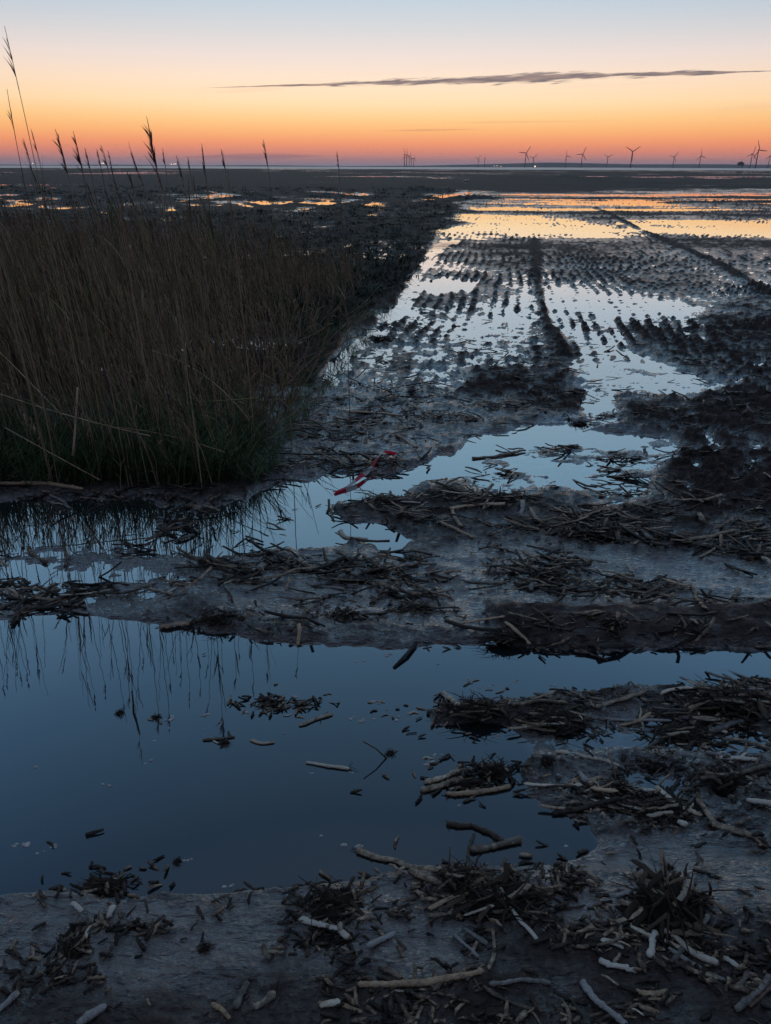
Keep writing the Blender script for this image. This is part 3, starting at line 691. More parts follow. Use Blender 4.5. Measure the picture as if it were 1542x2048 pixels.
# hero reeds whose seed heads stand against the sky: tip x,y ; lower point x,y ; distance ; seed head size
HERO = [((9, 52), (66, 300), 4.3, .26, 10, 'tallest reed of all, bending left at the top left corner'),
        ((14, 178), (39, 330), 4.6, .22, 8, 'thin reed with two drooping branches near the left edge'),
        ((46, 277), (66, 330), 4.4, .12, 10, 'short feathery reed head between the two tall reeds at the left'),
        ((62, 258), (84, 330), 5.0, .16, 8, 'faint reed head behind the tallest reed'),
        ((110, 258), (139, 335), 4.0, .20, 26, 'thick dark seed head, left one of the leaning pair'),
        ((146, 262), (169, 345), 4.0, .20, 26, 'thick dark seed head, right one of the leaning pair'),
        ((169, 296), (183, 332), 4.6, .12, 14, 'small seed head just right of the leaning pair'),
        ((193, 298), (204, 332), 5.2, .10, 10, 'tiny seed head left of the slanting one over the twin lights'),
        ((201, 290), (222, 334), 4.8, .13, 10, 'thin slanting seed head over the twin lights'),
        ((216, 302), (226, 334), 5.2, .10, 6, 'curled wispy seed head behind the slanting one'),
        ((293, 233), (318, 345), 3.9, .26, 44, 'biggest bushy seed head, standing well above the horizon'),
        ((325, 297), (332, 334), 5.0, .10, 12, 'slim upright seed head right of the biggest bushy one'),
        ((352, 312), (371, 350), 4.6, .12, 14, 'low leaning seed head right of the warm twin lights'),
        ((375, 315), (383, 340), 5.2, .09, 9, 'faint short seed head next to the low leaning one'),
        ((403, 287), (411, 334), 4.6, .13, 16, 'single straight seed head left of the middle of the bed'),
        ((442, 298), (455, 334), 4.8, .12, 12, 'slim seed head leaning left, fourth from the right'),
        ((405, 323), (412, 345), 5.2, .08, 9, 'tiny seed head beneath the single straight one'),
        ((526, 279), (541, 336), 5.0, .14, 12, 'tall thin seed head with a wispy tip, second from the right'),
        ((673, 303), (681, 336), 6.0, .10, 7, 'rightmost lone seed head above the horizon'),
        ((259, 345), (268, 366), 4.3, .10, 12, 'dark small seed head just below the horizon line')]
GR = 'reeds of the dense reed bed'
for (tx, ty), (lx, ly), d, hl, k_, lab in HERO:
    d = 3.36 + (d - 3.9) * .5; hl *= .88
    rr2 = random.Random(int(tx * 7 + ty))
    tip = at_dist(tx, ty, d); low = at_dist(lx, ly, d)
    bx = low.x + (low.x - tip.x) * .35 + .02; by = d; bz = H1(bx, by)
    e = link('reed', None, loc=(bx, by, bz)); tag(e, lab, 'reed', GR)
    T_, L_ = np.array(tip) - np.array((bx, by, bz)), np.array(low) - np.array((bx, by, bz))
    def bez(t_):   # smooth curve base -> low -> tip
        P0, P3 = np.zeros(3), T_
        P1 = np.array([L_[0] * .25, 0, L_[2] * .55]); P2 = L_ + (L_ - P1) * .12
        t_ = t_[:, None]; return (1 - t_) ** 3 * P0 + 3 * (1 - t_) ** 2 * t_ * P1 + 3 * (1 - t_) * t_ ** 2 * P2 + t_ ** 3 * P3
    t_ = np.linspace(0, 1, 16); pth = bez(t_)
    b_ = MB(); b_.add(*tube(pth, .0026 * (1 - .6 * t_), 5, caps=False)); b_.build('stem', M['stem'], e)
    lf = MB(); leaves_vf(lf, pth[:11], 1, rr2, 5); lf.build('leaves', M['leaf'], e)
    hd = MB(); ln = np.linalg.norm(np.diff(pth, axis=0), axis=1).sum(); s0 = 1 - hl / ln
    cl_ = np.concatenate([[0], np.cumsum(np.linalg.norm(np.diff(pth, axis=0), axis=1))]) / ln; hp_ = bez(np.array([float(np.interp(s0, cl_, t_)), 1.0])); head_vf(hd, hp_[0], hp_[1] - hp_[0], np.linalg.norm(hp_[1] - hp_[0]), rr2, int(k_ * 1.1), .42 if k_ > 20 else .24, .0030 if k_ > 20 else .0026)
    hd.build('seed_head', M['head'], e)
NIND = 300 - len(HERO)
for i, (x, y, h_, ed) in enumerate(spots[:NIND]):
    a_, b_, c_ = VM[rr.randrange(14)]
    e = link('reed', None, loc=(x, y, zs[i] - .01), rot=(rr.uniform(-.08, .05), rr.uniform(-.10, .05), rr.uniform(-.6, .6)), scale=(1, 1, h_))
    sx_ = proj(np.array([x]), np.array([y]), np.array([.5]))[0][0]
    tag(e, '%s %s reed %s, %s' % ('tall' if h_ > .85 else 'knee-high' if h_ < .5 else 'middling', 'thin' if i % 2 else 'leafy', 'ending in a seed head' if c_ else 'without a seed head',
        'beyond the left edge of the view' if sx_ < 0 else 'at the left end of the front row' if sx_ < 120 else 'in the left of the front row' if sx_ < 240 else 'in the middle of the front row' if sx_ < 350 else 'behind the green grass' if sx_ < 450 else 'at the right end of the front row'), 'reed', GR)
    link('stem', a_, e); link('leaves', b_, e)
    if c_: link('seed_head', c_, e)
def merge(name, mat, items, tmpl, kind='stuff'):
    """items: list of (template index, 4x4 matrix) merged into one mesh"""
    V = []; Fq = []; n = 0
    T_ = [(np.asarray(v_), np.array([q + q[-1:] if len(q) == 3 else q for q in f_])) for v_, f_ in tmpl]
    quads = all(len(q) == 4 for _, f_ in tmpl for q in f_)
    if quads:
        for ti, mt in items:
            v_, f_ = T_[ti]; V.append(v_ @ mt[:3, :3].T + mt[:3, 3]); Fq.append(f_ + n); n += len(v_)
        return link(name, mesh(name, np.vstack(V), np.vstack(Fq), mat))
    f2 = []
    for ti, mt in items:
        v_, f_ = tmpl[ti]; V.append(np.asarray(v_) @ mt[:3, :3].T + mt[:3, 3]); f2 += [[i + n for i in q] for q in f_]; n += len(v_)
    return link(name, mesh(name, np.vstack(V), f2, mat))
def mat4(loc, rot, sc):
    return np.array(Matrix.LocRotScale(Vector(loc), __import__('mathutils').Euler(rot), Vector(sc)))
its = []; ith = []
FLOP = [q for q in spots[NIND:] if q[3] < .45 and q[0] > -1.6]
TS = [vget(a_) for a_, _, _ in VAR]; TL = [vget(b_) for _, b_, _ in VAR]; TH = [vget(c_) if c_ else None for _, _, c_ in VAR]
for i, (x, y, h_, ed) in enumerate(spots[NIND:]):
    j = rr.randrange(14); mt = mat4((x, y, zs[NIND + i] - .01), (rr.uniform(-.08, .05), rr.uniform(-.10, .05), rr.uniform(-.6, .6)), (1.15, 1.15, h_))
    its.append((j, mt))
    if TH[j]: ith.append((j, mt))
for (x, y, h_, ed) in FLOP[:170]:
    j = rr.randrange(14); ox = rr.uniform(-.05, .22); x2, y2 = x + ox, y - rr.uniform(-.05, .12)
    its.append((j, mat4((x2, y2, H1(x2, y2) - .01), (rr.uniform(-.1, .7), rr.uniform(.15, 1.25), rr.uniform(-.7, .7)), (1.1, 1.1, rr.uniform(.25, .7)))))
e = link('reed_bed', None, loc=(0, 0, 0)); tag(e, 'dense bed of thin brown reeds behind the front row', 'reed bed', kind='stuff')
merge('stems', M['stem'], its, TS).parent = e; merge('leaves', M['leaf'], its, TL).parent = e
merge('seed_heads', M['head'], ith, [q if q else TH[0] for q in TH]).parent = e

# green grass at the foot of the bed, marsh plants behind
def blades(n, seed, hmin, hmax, wd):
    out = []
    for i in range(n):
        r2 = random.Random(seed + i); mb = MB()
        for _ in range(9):
            ang = r2.uniform(0, 6.28); L = r2.uniform(hmin, hmax); t_ = np.linspace(0, 1, 5); o_ = r2.uniform(.1, .8); cx, cy = r2.uniform(-.03, .03), r2.uniform(-.03, .03)
            p_ = np.stack([cx + (math.cos(ang) + .35) * o_ * L * t_ ** 1.5, cy + (math.sin(ang) - .2) * o_ * L * t_ ** 1.5, L * (t_ - .35 * o_ * t_ ** 2)], 1)
            mb.add(*ribbon(p_, wd * np.array([.8, 1, .8, .5, .05]), (-math.sin(ang), math.cos(ang), 0)))
        out.append(vget(mb))
    return out
def scatter_px(n, pol, rr, minz=-.02):
    out = []
    xs = [q[0] for q in pol]; ys = [q[1] for q in pol]
    while len(out) < n:
        px, py = rr.uniform(min(xs), max(xs)), rr.uniform(min(ys), max(ys))
        if inside(px, py, pol): p_ = ground(px, py); out.append((p_.x, p_.y))
    z_ = height(np.array([q[0] for q in out]), np.array([q[1] for q in out]))
    return [(x, y, z) for (x, y), z in zip(out, z_) if z > minz]
rg = random.Random(5)
GB = blades(8, 50, .12, .38, .005)
pts = scatter_px(620, [(150, 960), (230, 870), (330, 800), (420, 760), (480, 820), (520, 880), (500, 960), (400, 985)], rg) + scatter_px(500, [(-300, 985), (-300, 880), (200, 860), (300, 975)], rg)
GE = len(pts)
pts += scatter_px(230, [(460, 975), (520, 975), (590, 880), (660, 780), (740, 680), (790, 600), (740, 590), (640, 700), (560, 830), (500, 930)], rg)
tag(merge('grass', M['grass'], [(rg.randrange(8), mat4(q, (0, 0, rg.uniform(-.5, .5)), (1,) * 2 + (rg.uniform(.5, 1.1),) if i_ < GE else (.8, .8, rg.uniform(.15, .5)))) for i_, q in enumerate(pts)], GB), 'dark green grass at the foot of the reed bed', 'grass', kind='stuff')
GB = blades(8, 90, .05, .16, .006)
pts = scatter_px(7500, [(-400, 620), (-400, 430), (200, 428), (500, 425), (900, 402), (925, 430), (890, 455), (862, 480), (840, 530), (790, 580), (700, 650), (640, 700), (560, 640)], rg)
pts += scatter_px(900, [(-400, 430), (-400, 378), (300, 372), (950, 382), (940, 400), (500, 402)], rg, .02)
MP = []
for q in pts:
    s_ = rg.uniform(.7, 1.5) * (1 + .05 * max(0, q[1] - 15)); MP.append((rg.randrange(8), mat4(q, (0, 0, rg.uniform(0, 6)), (s_ * 2.1, s_ * 2.1, s_ * (.7 - .35 * min(1, max(0, q[1] - 9) / 12))))))
tag(merge('saltmarsh_plants', M['marsh'], MP, GB), 'low dark saltmarsh plants covering hummocks beside the track', 'marsh plants', kind='stuff')

# broken stems lying across the bed, each of them traced on its own
LYING = [((185, 625), (300, 750), (372, 822), 3.55, 'long pale stem falling diagonally across the front of the reeds'),
         ((300, 700), (420, 760), (520, 870), 3.9, 'thin stem slanting down right into the green grass'),
         ((0, 705), (60, 765), (125, 832), 3.5, 'bent stem at the left edge running down to the right'),
         ((0, 788), (140, 832), (300, 872), 3.45, 'low stem lying almost flat, from the left edge to the grass'),
         ((155, 775), (151, 845), (146, 912), 3.42, 'stout broken reed stump standing in front of the bed'),
         ((413, 803), (465, 800), (516, 796), 3.7, 'short flat pale stem pointing right from the reeds'),
         ((10, 855), (90, 900), (200, 960), 3.4, 'drooping stem near the left edge close to the ground'),
         ((520, 770), (560, 800), (590, 830), 4.4, 'thin stem sticking out over the mud at the right side of the bed'),
         ((545, 690), (600, 680), (650, 655), 5.3, 'long thin stem leaning out of the bed towards the marsh pool'),
         ((230, 855), (330, 870), (450, 905), 3.5, 'low stem woven through the green grass clump')]
for a_, b_, c_, d, lab in LYING:
    A_, B_, C_ = (np.array(at_dist(*q, d + dd)) for q, dd in ((a_, .15), (b_, .05), (c_, -.02)))
    t_ = np.linspace(0, 1, 9)[:, None]; pth = (1 - t_) ** 2 * A_ + 2 * (1 - t_) * t_ * (2 * B_ - .5 * A_ - .5 * C_) + t_ ** 2 * C_
    st = lab.startswith('stout')
    mb = MB(); mb.add(*tube(pth - A_, (.006 if st else .0032) * np.linspace(.8, 1.1, 9), 6))
    for q in (2, 4, 6): mb.add(*tube([pth[q] - A_ - .004 * (pth[q + 1] - pth[q]), pth[q] - A_ + .03 * (pth[q + 1] - pth[q])], [.0075 if st else .0042] * 2, 6))
    o = mb.build('fallen_reed', M['stem']); o.location = A_; tag(o, lab, 'reed stem')

# ------------------------------------------------------------------ reed rhizomes and debris washed over the mud
def stalk_vf(pth, rad, rr, sides=8, node=.035, fine=False):
    """a broken piece of reed rhizome: jointed, slightly crooked, cut at both ends"""
    pth = np.asarray(pth, float)
    seg = np.linalg.norm(np.diff(pth, axis=0), axis=1); L = seg.sum(); cum = np.concatenate([[0], np.cumsum(seg)])
    n = max(7, int(L / (.0045 if fine else .010))); n = min(n, 60 if fine else 26)
    s_ = np.linspace(0, L, n)
    P_ = np.stack([np.interp(s_, cum, pth[:, q]) for q in range(3)], 1)
    for _ in range(3 if fine else 2): P_[1:-1] = (P_[:-2] + 2 * P_[1:-1] + P_[2:]) / 4
    # crooked from joint to joint
    nk = max(2, int(L / node) + 2); kx = [[rr.uniform(-1, 1), rr.uniform(-1, 1), rr.uniform(-.3, .5)] for _ in range(nk)]
    kink = np.stack([np.interp(s_, np.linspace(0, L, nk), [q_[c_] for q_ in kx]) for c_ in range(3)], 1)
    P_[1:-1] += kink[1:-1] * rad * .38 + np.array([[rr.uniform(-1, 1), rr.uniform(-1, 1), rr.uniform(-.6, .6)] for _ in range(n - 2)]) * rad * .06
    ph = rr.uniform(0, 1); nd = np.abs(((s_ / node + ph) % 1) - .5) * 2
    r_ = rad * (.80 + .30 * np.clip((nd - .82) / .18, 0, 1) + .10 * np.sin(s_ / L * rr.uniform(3, 9) + rr.uniform(0, 6)) + np.array([rr.uniform(-.06, .06) for _ in range(n)]))
    r_[0] *= rr.uniform(.3, .8); r_[-1] *= rr.uniform(.2, .8)
    return tube(P_, r_, sides, flat=rr.uniform(.38, .72))
def frag_mesh(name, L, rad, bend, rr, mat, sides=8, stub=False):
    n = 8; t_ = np.linspace(-.5, .5, n)
    kx = rr.uniform(-.3, .3)
    pth = np.stack([t_ * L, bend * L * (t_ ** 2 - .12) + kx * L * .2 * np.abs(t_ - .1), rad * .7 + .05 * L * bend * np.sin(t_ * 5)], 1)
    mb = MB(); mb.add(*stalk_vf(pth, rad, rr, sides))
    if stub:
        a_ = rr.uniform(-.3, .3) * L; b_ = rr.choice((-1, 1))
        mb.add(*stalk_vf([(a_, 0, rad * .6), (a_ + .02, b_ * rad * 2, rad), (a_ + .03, b_ * rad * 4.5, rad * 1.4)], rad * .55, rr, 6))
    return mb.me(name, mat)

def on_ground(px, py, lift):
    p_ = ground(px, py, .02)
    for _ in range(4):
        z_ = max(H1(p_.x, p_.y), -.002); p_ = ground(px, py, z_ + lift)
    return np.array(p_)
PLACED = []
def stalk(pts, r_px, mat, label, group=None, lift=0.0, name='rhizome', ends=(0, 0)):
    """pts: photo positions along the piece; r_px: half thickness as seen"""
    rr = random.Random(int(pts[0][0] * 13 + pts[0][1]))
    q = [on_ground(a_, b_, .003) for a_, b_ in pts]
    dep = np.mean([(p_[1] * math.cos(PITCH) + (CH - p_[2]) * math.sin(PITCH)) for p_ in q])
    rad = r_px * dep / F
    q = [p_ + np.array([0, 0, rad * .36 + lift]) for p_ in q]
    if len(q) == 2: m_ = (q[0] + q[1]) / 2 + np.array([rr.uniform(-1, 1), rr.uniform(-1, 1), rr.uniform(0, .8)]) * rad * .9; q = [q[0], m_, q[1]]
    q[0][2] += ends[0]; q[-1][2] += ends[1]
    o0 = q[0].copy(); o0[2] -= rad
    mb = MB(); mb.add(*stalk_vf([p_ - o0 for p_ in q], rad, rr, 10, fine=True))
    o = mb.build(name, M[mat]); o.location = o0; PLACED.append(o)
    fb = MB(); P0, P1 = q[0] - o0, q[-1] - o0; L_ = np.linalg.norm(P1 - P0)
    se_ = rr.choice((.03, .97, rr.random()))
    for _ in range(rr.randint(4, 9)):
        s0 = se_; i_ = s0 * (len(q) - 1); j_ = min(int(i_), len(q) - 2); b0 = (q[j_] * (1 - i_ + j_) + q[j_ + 1] * (i_ - j_)) - o0
        a_ = rr.uniform(0, 6.28); l_ = rr.uniform(.008, .035); t_ = np.linspace(0, 1, 5)[:, None]
        fb.add(*tube(b0 + np.array([math.cos(a_), math.sin(a_), rr.uniform(-.3, .5)]) * l_ * t_ + np.array([rr.uniform(-.5, .5), rr.uniform(-.5, .5), -.5]) * l_ * t_ ** 2, rad * rr.uniform(.06, .2) * np.linspace(1, .4, 5), 4, caps=False))
    fb.build('rootlets', M['fibre'], o)
    tag(o, label, 'reed rhizome', group); return o
ST = [
 ([(715, 1970), (840, 1968), (905, 1958), (968, 1944)], 8, 'rhiz_tan', 'longest tan jointed rhizome lying flat at the bottom centre'),
 ([(978, 1970), (1040, 1962), (1102, 1966)], 6, 'rhiz_grey', 'grey rhizome end to end with the longest tan one, bottom centre'),
 ([(987, 1858), (990, 1898), (978, 1940)], 4.5, 'rhiz_pale', 'thin pale rhizome pointing straight at the camera above the longest tan one'),
 ([(905, 1870), (930, 1892), (958, 1915)], 4.5, 'rhiz_grey', 'thin grey rhizome slanting down right, left of the upright thin pale one'),
 ([(926, 1858), (950, 1872), (976, 1890)], 6, 'rhiz_grey', 'short grey rhizome touching the top of the thin slanting one'),
 ([(1203, 1885), (1226, 1887), (1248, 1898)], 7, 'rhiz_pale', 'upper of two short whitish rhizomes on bare mud, lower right'),
 ([(1197, 1922), (1235, 1932), (1274, 1946)], 8, 'rhiz_pale', 'lower of two short whitish rhizomes on bare mud, lower right'),
 ([(1296, 1915), (1304, 1890), (1314, 1864)], 8.5, 'rhiz_pale', 'stout pale rhizome forming the left leg of an upturned V'),
 ([(1320, 1858), (1348, 1872), (1385, 1908), (1434, 1932)], 9, 'rhiz_pale', 'long bent pale rhizome forming the right leg of an upturned V'),
 ([(1446, 1915), (1478, 1940)], 7, 'rhiz_pale', 'short pale rhizome right of the upturned V'),
 ([(1474, 1978), (1500, 1940)], 7, 'rhiz_grey', 'short grey rhizome pointing up right near the lower right edge'),
 ([(1272, 1984), (1310, 1990), (1338, 1983)], 8, 'rhiz_tan', 'hooked tan rhizome below the upturned V'),
 ([(1268, 2000), (1330, 1999)], 3, 'rhiz_tan', 'thin flat stem directly under the hooked tan rhizome'),
 ([(1238, 1802), (1264, 1812), (1288, 1828)], 7, 'rhiz_pale', 'short pale rhizome at the left foot of the big dark root clump'),
 ([(1230, 1795), (1275, 1775)], 6, 'rhiz_grey', 'grey rhizome half under the big dark root clump'),
 ([(1474, 2026), (1505, 1990), (1542, 1955)], 8, 'rhiz_grey', 'grey rhizome running up to the right edge at the bottom corner'),
 ([(1500, 2016), (1526, 1990), (1552, 1968)], 6, 'rhiz_tan', 'parallel partner of the grey one at the lower right corner'),
 ([(1162, 1962), (1190, 2000), (1230, 2030), (1252, 2052)], 9, 'rhiz_grey', 'knobbly grey rhizome going off the bottom edge, right of centre'),
 ([(1215, 1862), (1280, 1884)], 3.5, 'rhiz_tan', 'thin dry stem above the upper short whitish rhizome'),
 ([(600, 1838), (640, 1852), (675, 1862), (698, 1880)], 8, 'rhiz_pale', 'yellowish pale rhizome lying on a dark clump, lower centre'),
 ([(678, 1866), (682, 1846)], 6.5, 'rhiz_pale', 'stubby pale piece standing on the yellowish pale rhizome'),
 ([(470, 2020), (484, 1990), (496, 1962)], 9, 'rhiz_grey', 'bluish grey stump pointing away, left one of two at the bottom'),
 ([(508, 2020), (530, 2002), (549, 1984)], 9, 'rhiz_pale', 'bluish pale stump slanting right, right one of two at the bottom'),
 ([(155, 2052), (182, 2030), (212, 2011)], 11, 'rhiz_grey', 'thick grey rhizome going off the bottom left edge'),
 ([(-5, 2025), (14, 2005), (38, 1985)], 9, 'rhiz_grey', 'dull grey rhizome at the bottom left corner'),
 ([(170, 1880), (181, 1846)], 6, 'rhiz_pale', 'short pale stub poking out of the left root clump'),
 ([(214, 1838), (226, 1812)], 7.5, 'rhiz_pale', 'stout whitish stub at the puddle edge, lower left'),
 ([(142, 1808), (166, 1824)], 6, 'rhiz_pale', 'small pale lump of rhizome at the puddle edge, lower left'),
 ([(636, 2006), (690, 2012), (725, 2025)], 6, 'rhiz_tan', 'curved tan rhizome below the left end of the longest one'),
 ([(422, 2008), (460, 2040)], 6, 'rhiz_tan', 'short brown-orange rhizome left of the two bluish stumps'),
 ([(712, 1702), (765, 1718), (825, 1735), (880, 1742)], 8, 'rhiz', 'long brown rhizome lying along the far edge of the drift heap'),
 ([(820, 1740), (850, 1758), (886, 1772)], 8, 'rhiz', 'brown rhizome tucked under the long one of the drift heap'),
 ([(855, 1818), (900, 1798), (940, 1785)], 6, 'rhiz_tan', 'tan rhizome reaching up right into the drift heap'),
 ([(893, 1650), (945, 1654), (985, 1668), (1010, 1690)], 7, 'rhiz_dark', 'dark arched rhizome standing over the puddle edge'),
 ([(942, 1703), (990, 1692), (1042, 1682)], 9, 'rhiz_pale', 'pale rhizome with ragged end below the dark arched one'),
 ([(935, 1740), (938, 1700), (948, 1668)], 4, 'rhiz_dark', 'thin dark root rising to the dark arched rhizome'),
 ([(843, 1584), (885, 1572), (925, 1556)], 8, 'rhiz', 'tapered rhizome at the left tip of the pointed debris islet'),
 ([(893, 1591), (950, 1586), (1022, 1576)], 7, 'rhiz_tan', 'straight rhizome along the front of the pointed debris islet'),
 ([(848, 1564), (890, 1556), (918, 1544)], 7, 'rhiz', 'ragged rhizome behind the tapered one on the debris islet'),
 ([(975, 1560), (985, 1535)], 6, 'rhiz_tan', 'short rhizome leaning on the peak of the debris islet'),
 ([(612, 1525), (655, 1533), (700, 1538)], 4.5, 'rhiz_pale', 'thin pale curved stick floating alone in the near puddle'),
 ([(598, 1452), (632, 1440), (666, 1428)], 5, 'rhiz_pale', 'pale stick floating at the right end of the drifting bits'),
 ([(405, 1480), (440, 1478), (470, 1474)], 3.5, 'rhiz_dark', 'dark sliver floating left of the small forked piece'),
 ([(500, 1480), (525, 1488), (550, 1485)], 4, 'rhiz_pale', 'small forked pale piece floating in the near puddle'),
 ([(855, 1425), (900, 1428), (945, 1432)], 7, 'rhiz_dark', 'dark log-like rhizome at the front of the upper spit tip'),
 ([(883, 1388), (900, 1398), (915, 1412)], 8, 'rhiz_pale', 'whitish rhizome end tilted up at the tip of the upper spit'),
 ([(1025, 1412), (1080, 1402), (1135, 1408)], 6, 'rhiz', 'brown stalk along the upper spit'),
 ([(1190, 1416), (1235, 1402), (1295, 1382)], 6, 'rhiz', 'long stalk on the crest of the upper spit'),
 ([(1415, 1464), (1452, 1452), (1496, 1440)], 8, 'rhiz_grey', 'thick grey rhizome slanting up right beyond the inlet'),
 ([(1376, 1418), (1430, 1400), (1542, 1408)], 6, 'rhiz_tan', 'long tan stalk at the back of the upper right spit'),
 ([(1105, 1630), (1160, 1618), (1240, 1600)], 7, 'rhiz_dark', 'dark stalk along the puddle edge below the debris islet'),
 ([(1310, 1575), (1350, 1612), (1405, 1632)], 8, 'rhiz', 'crooked rhizome leading into the long dark one on the right'),
 ([(1395, 1600), (1432, 1650), (1485, 1668), (1535, 1695)], 9, 'rhiz', 'long crooked brown rhizome reaching to the right edge'),
 ([(1356, 1650), (1370, 1655)], 9, 'rhiz_pale', 'small pale rhizome lump under the crooked brown one'),
 ([(1494, 1604), (1520, 1606), (1550, 1610)], 8, 'rhiz_pale', 'pale rhizome cut by the right edge, level with the islet'),
 ([(1438, 1516), (1475, 1517), (1515, 1520)], 6, 'rhiz_pale', 'straight pale rhizome above the right hand tangle'),
 ([(1400, 1560), (1450, 1554), (1510, 1538), (1550, 1532)], 7, 'rhiz', 'brown rhizome lying over the right hand tangle'),
 ([(1150, 1510), (1200, 1520), (1240, 1534)], 5, 'rhiz_pale', 'thin pale stalk half drowned in the inlet'),
 ([(1154, 1548), (1174, 1566)], 7, 'rhiz_grey', 'short grey rhizome by the inlet, right of the islet'),
 ([(1150, 1568), (1205, 1556)], 7, 'rhiz', 'short brown rhizome in front of the short grey one by the inlet'),
 ([(1400, 1394), (1406, 1368)], 8, 'rhiz_pale', 'stout white stub standing upright on the upper spit'),
 ([(1465, 1198), (1475, 1178)], 7, 'rhiz_pale', 'bright white stub standing on the smooth strip at the right'),
 ([(1381, 1173), (1392, 1195), (1408, 1218)], 6, 'rhiz_tan', 'tan stalk pointing down right beside the bright white stub'),
 ([(1325, 1158), (1352, 1166), (1380, 1176)], 5, 'rhiz_tan', 'tan stalk leading to the one beside the bright white stub'),
 ([(320, 1256), (365, 1250), (407, 1238)], 9, 'rhiz_tan', 'thick tan rhizome on the far bank of the near puddle, left of centre'),
 ([(596, 1292), (600, 1262), (596, 1246)], 5, 'rhiz_tan', 'upright tan stump standing in the far edge of the near puddle'),
 ([(-5, 968), (60, 968), (120, 972), (166, 980)], 6, 'rhiz_tan', 'long tan stalk under the reeds at the left edge'),
 ([(95, 942), (130, 946), (165, 944)], 4, 'rhiz_tan', 'shorter tan stalk just above the long one at the left edge'),
 ([(100, 990), (140, 1018)], 4, 'rhiz_grey', 'grey stalk slanting towards the dark water at the left'),
 ([(350, 1085), (390, 1072)], 5, 'rhiz_grey', 'grey stalk at the edge of the reed reflections'),
 ([(405, 1012), (440, 1022)], 4, 'rhiz_pale', 'pale stalk floating before the grass, left of the blue pool'),
 ([(900, 1018), (950, 1012), (1010, 1010)], 6, 'rhiz_tan', 'tan rhizome on top of the debris belt, centre'),
 ([(903, 1020), (912, 1040), (925, 1055)], 5, 'rhiz', 'crooked rhizome hanging from the left end of the tan one in the debris belt'),
 ([(880, 1045), (915, 1062), (946, 1078)], 5, 'rhiz_tan', 'thin rhizome slanting down right in the debris belt'),
 ([(1038, 1036), (1044, 1004)], 6, 'rhiz_grey', 'bluish pale stub standing in the debris belt'),
 ([(1058, 1018), (1068, 1030), (1075, 1046)], 5, 'rhiz_pale', 'pale bent rhizome right of the bluish standing stub'),
 ([(1360, 1083), (1420, 1076), (1470, 1062)], 6, 'rhiz_tan', 'long tan rhizome in the debris belt near the right edge'),
 ([(1282, 1062), (1292, 1070), (1304, 1082)], 7, 'rhiz_grey', 'bluish leaf-like rhizome flake in the debris belt'),
 ([(1268, 1068), (1276, 1074)], 6, 'rhiz_pale', 'small whitish lump left of the bluish flake'),
 ([(1395, 1030), (1403, 1046)], 7, 'rhiz_pale', 'small whitish stub above the long tan rhizome at the right'),
 ([(1524, 1112), (1545, 1132)], 6, 'rhiz_pale', 'whitish rhizome at the right edge above the smooth strip'),
 ([(1250, 1128), (1264, 1146)], 4, 'rhiz_pale', 'thin curved pale rhizome on the smooth strip'),
 ([(1058, 1182), (1074, 1168)], 6, 'rhiz_grey', 'short bluish stub lying on the smooth strip, right of centre'),
 ([(700, 825), (745, 826), (798, 832)], 4, 'rhiz_tan', 'tan stalk lying on the mud beside the reed bed'),
 ([(793, 870), (812, 884), (832, 896)], 4, 'rhiz_tan', 'tan stalk slanting down right beyond the barrier tape'),
 ([(708, 868), (728, 866)], 4, 'rhiz_tan', 'short yellowish stalk beyond the dark rod'),
 ([(945, 918), (990, 914), (1050, 902)], 5, 'rhiz_tan', 'tan stalk lying beside the rippled pool'),
 ([(1010, 1245), (1060, 1290)], 5, 'rhiz_tan', 'tan stalk hanging down the bank of the near puddle'),
 ([(1060, 1268), (1112, 1260)], 4, 'rhiz_tan', 'thin stalk lying on the bank of the near puddle'),
 ([(1222, 1262), (1232, 1240), (1238, 1226)], 5, 'rhiz_tan', 'tan fork poking out of the bank, right of centre'),
 ([(1380, 1240), (1395, 1248)], 6, 'rhiz_pale', 'pale rhizome end sticking out of the bank near the right'),
 ([(905, 1250), (1000, 1236), (1045, 1232)], 4, 'rhiz_tan', 'thin tan stalk along the crest of the bank'),
 ([(680, 1062), (690, 1075), (735, 1080)], 5, 'rhiz_pale', 'pale hooked stalk between the blue pool and the smooth mud'),
]
for a_, r_, m_, l_ in ST: stalk(a_, r_, m_, l_, 'broken reed rhizomes strewn over the mud')

